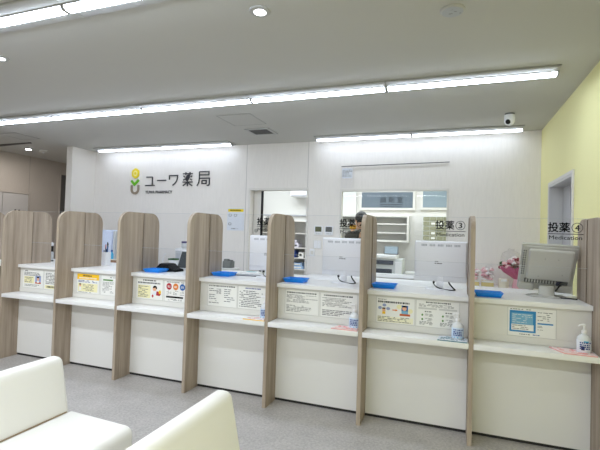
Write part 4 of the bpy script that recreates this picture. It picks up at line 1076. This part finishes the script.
MB().box(-.67, .56, YD - .62, YD - .29, .861, .885).build('worktop', 'white_top', t)
t = thing('copier', 'grey-white copier with dark trays in the dispensing room', 'copier', (-1.05, 6.95, 0))
MB().box(-1.45, -.70, 6.72, 7.10, 0.0, 1.09).build('body', 'printer', t, bevel=.01)
MB().box(-1.47, -.80, 6.70, 7.09, 1.091, 1.15).build('lid', 'mon_white', t, bevel=.004)
MB().box(-1.44, -.84, 6.705, 6.7195, 1.0, 1.065).build('output_slot', 'printer_dark', t)
MB().box(-1.44, -.86, 6.705, 6.7195, .80, .93).build('paper_tray', 'printer_dark', t)
MB().box(-.81, -.71, 6.705, 6.7195, .70, 1.05).build('side_cover', 'mon_white', t)
t = thing('tablet_display', 'grey tablet display propped on the copier', 'display', (-.95, 6.9, 1.166))
xf = Matrix.Translation((-.90, 6.86, 1.152)) @ Matrix.Rotation(math.radians(-20), 4, 'X')
MB().box(-.115, .115, 0, .014, .006, .15).build('casing', 'mon_dark', t, bevel=.004, xf=xf)
MB().box(-.10, .10, -.0015, -.0002, .02, .137).build('screen', 'slate_pane', t, xf=xf)
MB().box(-.94, -.86, 6.92, 6.95, 1.1505, 1.24).build('prop', 'mon_dark', t)
# shelf seen through the sliding door
t = thing('supply_shelf', 'white supply shelf seen through the sliding door', 'shelf', (-2.8, YD, 0))
x0, x1 = -3.35, -2.40
MB().box(x0, x0 + .02, 7.02, YD - .001, 0, 1.77).build('side_panel', 'shelf_white', t); MB().box(x1, x1 + .02, 7.02, YD - .001, 0, 1.77).build('side_panel', 'shelf_white', t)
MB().box(x0 + .021, x1 - .001, YD - .02, YD - .002, 0, 1.77).build('back_panel', 'shelf_white', t)
for z in (.08, .80, 1.00, 1.18, 1.44, 1.66): MB().box(x0 + .021, x1 - .001, 7.02, YD - .021, z, z + .018).build('shelf_board', 'frame_white', t)
MB().box(x0 + .021, x1 - .001, 7.03, 7.045, .0, .078).build('toe_board', 'shelf_white', t)
def carton(x0, x1, z, h, m, label, cap='paper'):
    t = thing('carton', label, 'box', ((x0 + x1) / 2, 7.1, z), 'cartons on the supply shelf')
    MB().box(x0, x1, 7.05, 7.25, z + .0008, z + h).build('box_body', m, t, bevel=.003)
    MB().box(x0 + .02, x1 - .03, 7.0475, 7.0495, z + h * .3, z + h * .7).build('box_label', cap, t)
carton(-2.86, -2.56, 1.198, .075, 'box_mauve', 'pale mauve carton on the supply shelf, lower of the stacked pair', 'ink_grey')
carton(-2.84, -2.60, 1.275, .06, 'box_mauve', 'pale mauve carton on the supply shelf, upper of the stacked pair', 'pink_ink')
carton(-2.86, -2.62, 1.018, .13, 'box_blue', 'dark blue carton on the supply shelf below the mauve cartons', 'box_paleblue')
carton(-2.55, -2.46, 1.018, .10, 'paper', 'small white carton beside the dark blue carton', 'ink')
carton(-2.86, -2.46, .818, .055, 'box_paleblue', 'pale blue flat carton lowest on the supply shelf', 'paper')
carton(-2.84, -2.48, .875, .05, 'box_paleblue', 'pale blue flat carton stacked on its twin', 'paper')
t = thing('pink_bottle', 'small bottle with a pink label on the supply shelf', 'bottle', (-2.78, 7.15, 1.458))
MB().lathe([(0, .001), (.05, .001), (.05, .09), (.02, .11), (.02, .13), (0, .131)], (-2.78, 7.15, 1.458), 18).build('bottle_body', 'mon_white', t, smooth=True)
MB().lathe([(.0505, .02), (.051, .021), (.051, .07), (.0505, .071)], (-2.78, 7.15, 1.458), 18).build('label', 'pink_ink', t, smooth=True)
t = thing('wall_unit', 'white wall-mounted box near the ceiling of the dispensing room', 'wall unit', (-2.62, 7.3, 2.1))
MB().box(-2.76, -2.20, 7.10, 7.346, 2.12, 2.34).build('casing', 'mon_white', t, bevel=.01)
MB().box(-2.74, -2.22, 7.092, 7.0995, 2.125, 2.15).build('grille', 'mon_light_grey', t); MB().box(-2.62, -2.56, 7.093, 7.0995, 2.28, 2.31).build('badge', 'ink_grey', t)
MB().box(-2.70, -2.60, 7.3462, 7.367, 2.16, 2.30).build('bracket', 'steel', t)

# teal things behind the person
t = thing('teal_container', 'teal plastic container beside the person', 'container', (-1.46, 5.75, 0))
# resting on a narrow high desk behind the window
d = thing('standing_desk', 'narrow white standing desk behind the window', 'desk', (-1.6, 5.62, 0))
MB().box(-1.80, -1.425, 5.52, 5.69, 1.33, 1.35).build('desktop', 'white_top', d)
for a in (-1.79, -1.455):
    for c in (5.53, 5.66): MB().box(a, a + .02, c, c + .02, 0, 1.3295).build('leg', 'steel', d)
MB().lathe([(0, .001), (.035, .001), (.04, .10), (.03, .115), (0, .116)], (-1.47, 5.61, 1.35), 16).build('container_body', 'cyan_obj', t, smooth=True)
MB().lathe([(0, .1165), (.032, .1165), (.032, .13), (0, .131)], (-1.47, 5.61, 1.35), 16).build('lid', 'mon_white', t, smooth=True)

# ------------------------------------------------------------------ person in the dispensing room
def skinned(name, pts, edges, rad, mat, parent, sub=1, root=0):
    me = bpy.data.meshes.new('sk'); off = origin(parent)
    me.from_pydata([tuple(Vector(p) - off) for p in pts], edges, [])
    o = bpy.data.objects.new('sk', me); col.objects.link(o)
    o.modifiers.new('s', 'SKIN').use_smooth_shade = True
    sv = me.skin_vertices[0].data
    for k, r in enumerate(rad): sv[k].radius = (r, r) if not isinstance(r, tuple) else r
    for k in range(len(pts)): sv[k].use_root = (k == root)
    m = o.modifiers.new('u', 'SUBSURF'); m.levels = sub; m.render_levels = sub
    dg = bpy.context.evaluated_depsgraph_get(); dg.update()
    m2 = bpy.data.meshes.new_from_object(o.evaluated_get(dg)); bpy.data.objects.remove(o)
    m2.materials.clear(); m2.materials.append(M[mat]); m2.name = name
    for p in m2.polygons: p.use_smooth = True
    r = bpy.data.objects.new(name, m2); col.objects.link(r); r.parent = parent
    return r
px, py = -1.18, 5.98
pe = thing('person', 'person with short black hair in dark olive top, seen through the window', 'person', (px, py, 0))
pts = [(px, py, .95), (px, py, 1.15), (px - .01, py, 1.38), (px - .03, py, 1.50), (px - .045, py, 1.56), (px - .055, py, 1.63), (px - .055, py, 1.72)]
E1 = [(0, 1), (1, 2), (2, 3), (3, 4), (4, 5), (5, 6)]
rad = [.14, .125, .13, .07, .052, .078, .085]
def chain(start, ps, rs):
    k = start
    for p, r in zip(ps, rs):
        pts.append(p); rad.append(r); E1.append((k, len(pts) - 1)); k = len(pts) - 1
    return k
for s in (-1, 1):
    chain(0, [(px, py + s * .09, .86), (px - .01, py + s * .10, .50), (px + .01, py + s * .10, .10)], [.095, .06, .042])
    a = chain(2, [(px - .02, py + s * .18, 1.47), (px - .09, py + s * .22, 1.22) if s > 0 else (px - .20, py - .16, 1.40)], [.06, .046])
    h = (px - .165, py + .06, 1.50) if s < 0 else (px - .30, py + .12, 1.22)
    wr = chain(a, [h], [.032]); hd = Vector(h)
    dirv = Vector((-.25, .15, .95)).normalized() if s < 0 else Vector((-1, -.2, .05)).normalized()
    sd = Vector((0, 1, 0)).cross(dirv).normalized() if s < 0 else Vector((0, 0, 1)).cross(dirv).normalized()
    pm = hd + dirv * .05; kp = chain(wr, [tuple(pm)], [.030])
    for f in range(4):
        o2 = sd * (.026 - f * .0165); L = (.036, .042, .04, .03)[f]
        chain(kp, [tuple(pm + o2 + dirv * .03), tuple(pm + o2 + dirv * (.03 + L) + Vector((-.012, .006, 0)))], [.0095, .008])
    chain(kp, [tuple(hd + dirv * .03 + sd * .042), tuple(hd + dirv * .062 + sd * .052)], [.0105, .009])
skinned('body', pts, E1, rad, 'skin', pe, 1)
# head shape with face, looking towards -X
hc = Vector((px - .040, py, 1.672))
HX = Matrix.Translation(hc) @ Matrix.Rotation(math.radians(-52), 4, 'Z') @ Matrix.Rotation(math.radians(-8), 4, 'Y')
V3 = Vector
b = MB(); b.ball((0, 0, 0), .093, .074, .112, 20, 14)
b.ball((-.062, 0, -.05), .036, .045, .052, 12, 8)
b.ball((-.098, 0, -.012), .016, .012, .022, 8, 6)
b.ball((.005, -.075, -.01), .018, .009, .028, 8, 6); b.ball((.005, .075, -.01), .018, .009, .028, 8, 6)
b.build('head', 'skin', pe, smooth='all', xf=HX)
for s_ in (-1, 1): MB().ball((-.085, s_ * .03, .008), .009, .012, .007, 8, 6).build('eye', 'hair', pe, smooth='all', xf=HX)
MB().ball((-.099, 0, -.062), .006, .02, .005, 8, 6).build('mouth', 'pink_ink', pe, smooth='all', xf=HX)
b = MB(); b.ball((.010, 0, .018), .106, .088, .106, 20, 14)
for v in list(b.b.verts):
    if v.co.z < -.062 or (v.co.x < -.045 and v.co.z < .055) or (v.co.x < -.01 and v.co.z < -.02): b.b.verts.remove(v)
b.build('hair', 'hair', pe, smooth='all', xf=HX)
jp = [(px, py, .90), (px, py, 1.15), (px - .01, py, 1.38), (px - .02, py, 1.47)]; je = [(0, 1), (1, 2), (2, 3)]; jr = [.155, .14, .145, .10]
for s in (-1, 1):
    el = (px - .09, py + s * .22, 1.22) if s > 0 else (px - .20, py - .16, 1.40)
    wrp = (px - .172, py + .01, 1.475) if s < 0 else (px - .26, py + .13, 1.22)
    n0 = len(jp); jp += [(px - .02, py + s * .18, 1.47), el, wrp]; jr += [.088, .075, .055]; je += [(2, n0), (n0, n0 + 1), (n0 + 1, n0 + 2)]
skinned('jacket', jp, je, jr, 'olive', pe, 1)
tp = [(px, py, .94)]; te = []; trd = [.15]
for s in (-1, 1):
    n0 = len(tp); tp += [(px, py + s * .09, .84), (px - .01, py + s * .10, .50), (px + .01, py + s * .10, .09)]; trd += [.11, .08, .07]; te += [(0, n0), (n0, n0 + 1), (n0 + 1, n0 + 2)]
skinned('trousers', tp, te, trd, 'trousers', pe, 1)
for s in (-1, 1): MB().ball((px - .05, py + s * .10, .045), .14, .05, .045, 14, 8).build('shoe', 'shoe', pe, smooth='all')
t = thing('yellow_packet', 'yellow packet held up in the hand of the person', 'packet', (px - .16, py + .04, 1.54))
MB().box(px - .215, px - .115, py + .035, py + .050, 1.535, 1.59).build('pouch', 'yellow_pack', t, bevel=.005)
MB().box(px - .205, px - .175, py + .0325, py + .0345, 1.545, 1.58).build('packet_label', 'amber', t)

# ------------------------------------------------------------------ cream sofas
def rounded_profile(p, rs, n=6):
    out = []
    for i in range(len(p)):
        a, b, c = Vector(p[i - 1]), Vector(p[i]), Vector(p[(i + 1) % len(p)]); r = rs[i]
        if r <= 0: out.append(tuple(b)); continue
        s, e = b + (a - b).normalized() * r, b + (c - b).normalized() * r
        for k in range(n + 1):
            u = k / n; out.append(tuple(s * (1 - u) ** 2 + b * 2 * u * (1 - u) + e * u * u))
    return out
def cushion(prof, y0, y1, r, name, parent):
    """profile in XZ swept along Y, its two ends rounded by radius r"""
    b = MB(); cx = sum(p[0] for p in prof) / len(prof); cz = sum(p[1] for p in prof) / len(prof)
    rows = []; N = 5
    def inset(pr, d):
        n = len(pr); out = []
        for i in range(n):
            a, c = Vector(pr[i - 1]), Vector(pr[(i + 1) % n]); t = (c - a).normalized()
            nrm = Vector((-t.y, t.x)); q = Vector(pr[i])
            if (Vector((cx, cz)) - q).dot(nrm) < 0: nrm = -nrm
            out.append(q + nrm * d)
        return out
    st = [(y0 + r * (1 - math.sin(a)), r * (1 - math.cos(a))) for a in [math.pi / 2 * k / N for k in range(N, -1, -1)]]
    st = [(y0 + r - r * math.sin(math.pi / 2 * (N - k) / N), r - r * math.cos(math.pi / 2 * (N - k) / N)) for k in range(N + 1)]
    en = [(y1 - (y - y0), d) for y, d in st][::-1]
    for y, d in st + en: rows.append([b.b.verts.new((q.x, y, q.y)) for q in inset(prof, d)])
    n = len(prof)
    for A, B in zip(rows, rows[1:]):
        for k in range(n): b.b.faces.new((A[k], A[(k + 1) % n], B[(k + 1) % n], B[k]))
    b.b.faces.new(rows[0]); b.b.faces.new(rows[-1][::-1])
    return b.build(name, 'sofa', parent, smooth='all')
YSO = 1.79; LS = 1.55
s1 = thing('sofa', 'cream vinyl waiting sofa whose seat and back are both in view', 'sofa', (-1.85, YSO - LS / 2, 0), 'cream waiting sofas')
bp = rounded_profile([(-2.135, .09), (-1.940, .09), (-1.958, .42), (-2.022, .712), (-2.108, .712)], [.02, .004, .0, .038, .040])
cushion(bp, YSO - LS, YSO, .035, 'backrest', s1)
spf = rounded_profile([(-1.937, .09), (-1.525, .09), (-1.525, .412), (-1.9545, .425)], [.022, .03, .05, .022])
cushion(spf, YSO - LS, YSO, .022, 'seat', s1)
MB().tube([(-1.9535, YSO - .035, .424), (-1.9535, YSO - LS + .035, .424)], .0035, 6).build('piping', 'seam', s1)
MB().box(-2.10, -1.56, YSO - LS + .05, YSO - .05, 0, .0895).build('plinth', 'sofa_base', s1)
dup(s1, (-1.85 + 1.100, YSO - LS / 2 - .06, 0), 'cream vinyl waiting sofa of which only the backrest top shows')

# ------------------------------------------------------------------ area lights for unseen lamps of hall and dispensing room, plus a corridor boost
def area(x, y, z, sx, sy, w, c=(.89, .945, 1)):
    l = bpy.data.lights.new('area_light', 'AREA'); l.shape = 'RECTANGLE'; l.size = sx; l.size_y = sy; l.energy = w; l.color = c
    o = bpy.data.objects.new('area_light', l); col.objects.link(o); o.location = (x, y, z)
area(-2.2, -.05, H - .03, 5.2, .10, 84)
area(-2.2, -1.85, H - .03, 5.2, .10, 44)
area(-3.9, 1.76, H - .03, 1.2, .10, 28)
area(-6.46, 4.86, H - .04, .06, .06, 8, (1, .95, .88))  # added light just below the corridor lamp, boosting it
area(-.9, 6.35, H - .03, 2.4, .9, 36, (.90, .96, 1))
area(-3.0, 6.35, H - .03, 1.3, .9, 20, (.90, .96, 1))

# ------------------------------------------------------------------ world, camera, view
wd = bpy.data.worlds.new('world'); sc.world = wd; wd.use_nodes = True
wd.node_tree.nodes['Background'].inputs[0].default_value = (.5, .5, .5, 1); wd.node_tree.nodes['Background'].inputs[1].default_value = .15
f, pit, yaw, rol = 419.2, math.radians(1.322), math.radians(19.803), math.radians(1.733)
fw = Vector((-math.sin(yaw) * math.cos(pit), math.cos(yaw) * math.cos(pit), math.sin(pit)))
r = Vector((math.cos(yaw), math.sin(yaw), 0)); u = r.cross(fw)
r2 = r * math.cos(rol) + u * math.sin(rol); u2 = -r * math.sin(rol) + u * math.cos(rol)
cam = bpy.data.cameras.new('camera'); cam.sensor_width = 36; cam.sensor_fit = 'HORIZONTAL'; cam.lens = f / 600 * 36; cam.clip_start = .05
co = bpy.data.objects.new('camera', cam); col.objects.link(co)
co.matrix_world = Matrix(((r2.x, u2.x, -fw.x, 0), (r2.y, u2.y, -fw.y, 0), (r2.z, u2.z, -fw.z, 1.43), (0, 0, 0, 1)))
sc.camera = co
vs = sc.view_settings
vs.view_transform = 'Standard'; vs.look = 'None'; vs.exposure = 0.28; vs.gamma = 1.0; vs.use_curve_mapping = False
sc.cycles.use_denoising = True
sc.cycles.max_bounces = 10; sc.cycles.transparent_max_bounces = 24; sc.cycles.diffuse_bounces = 6
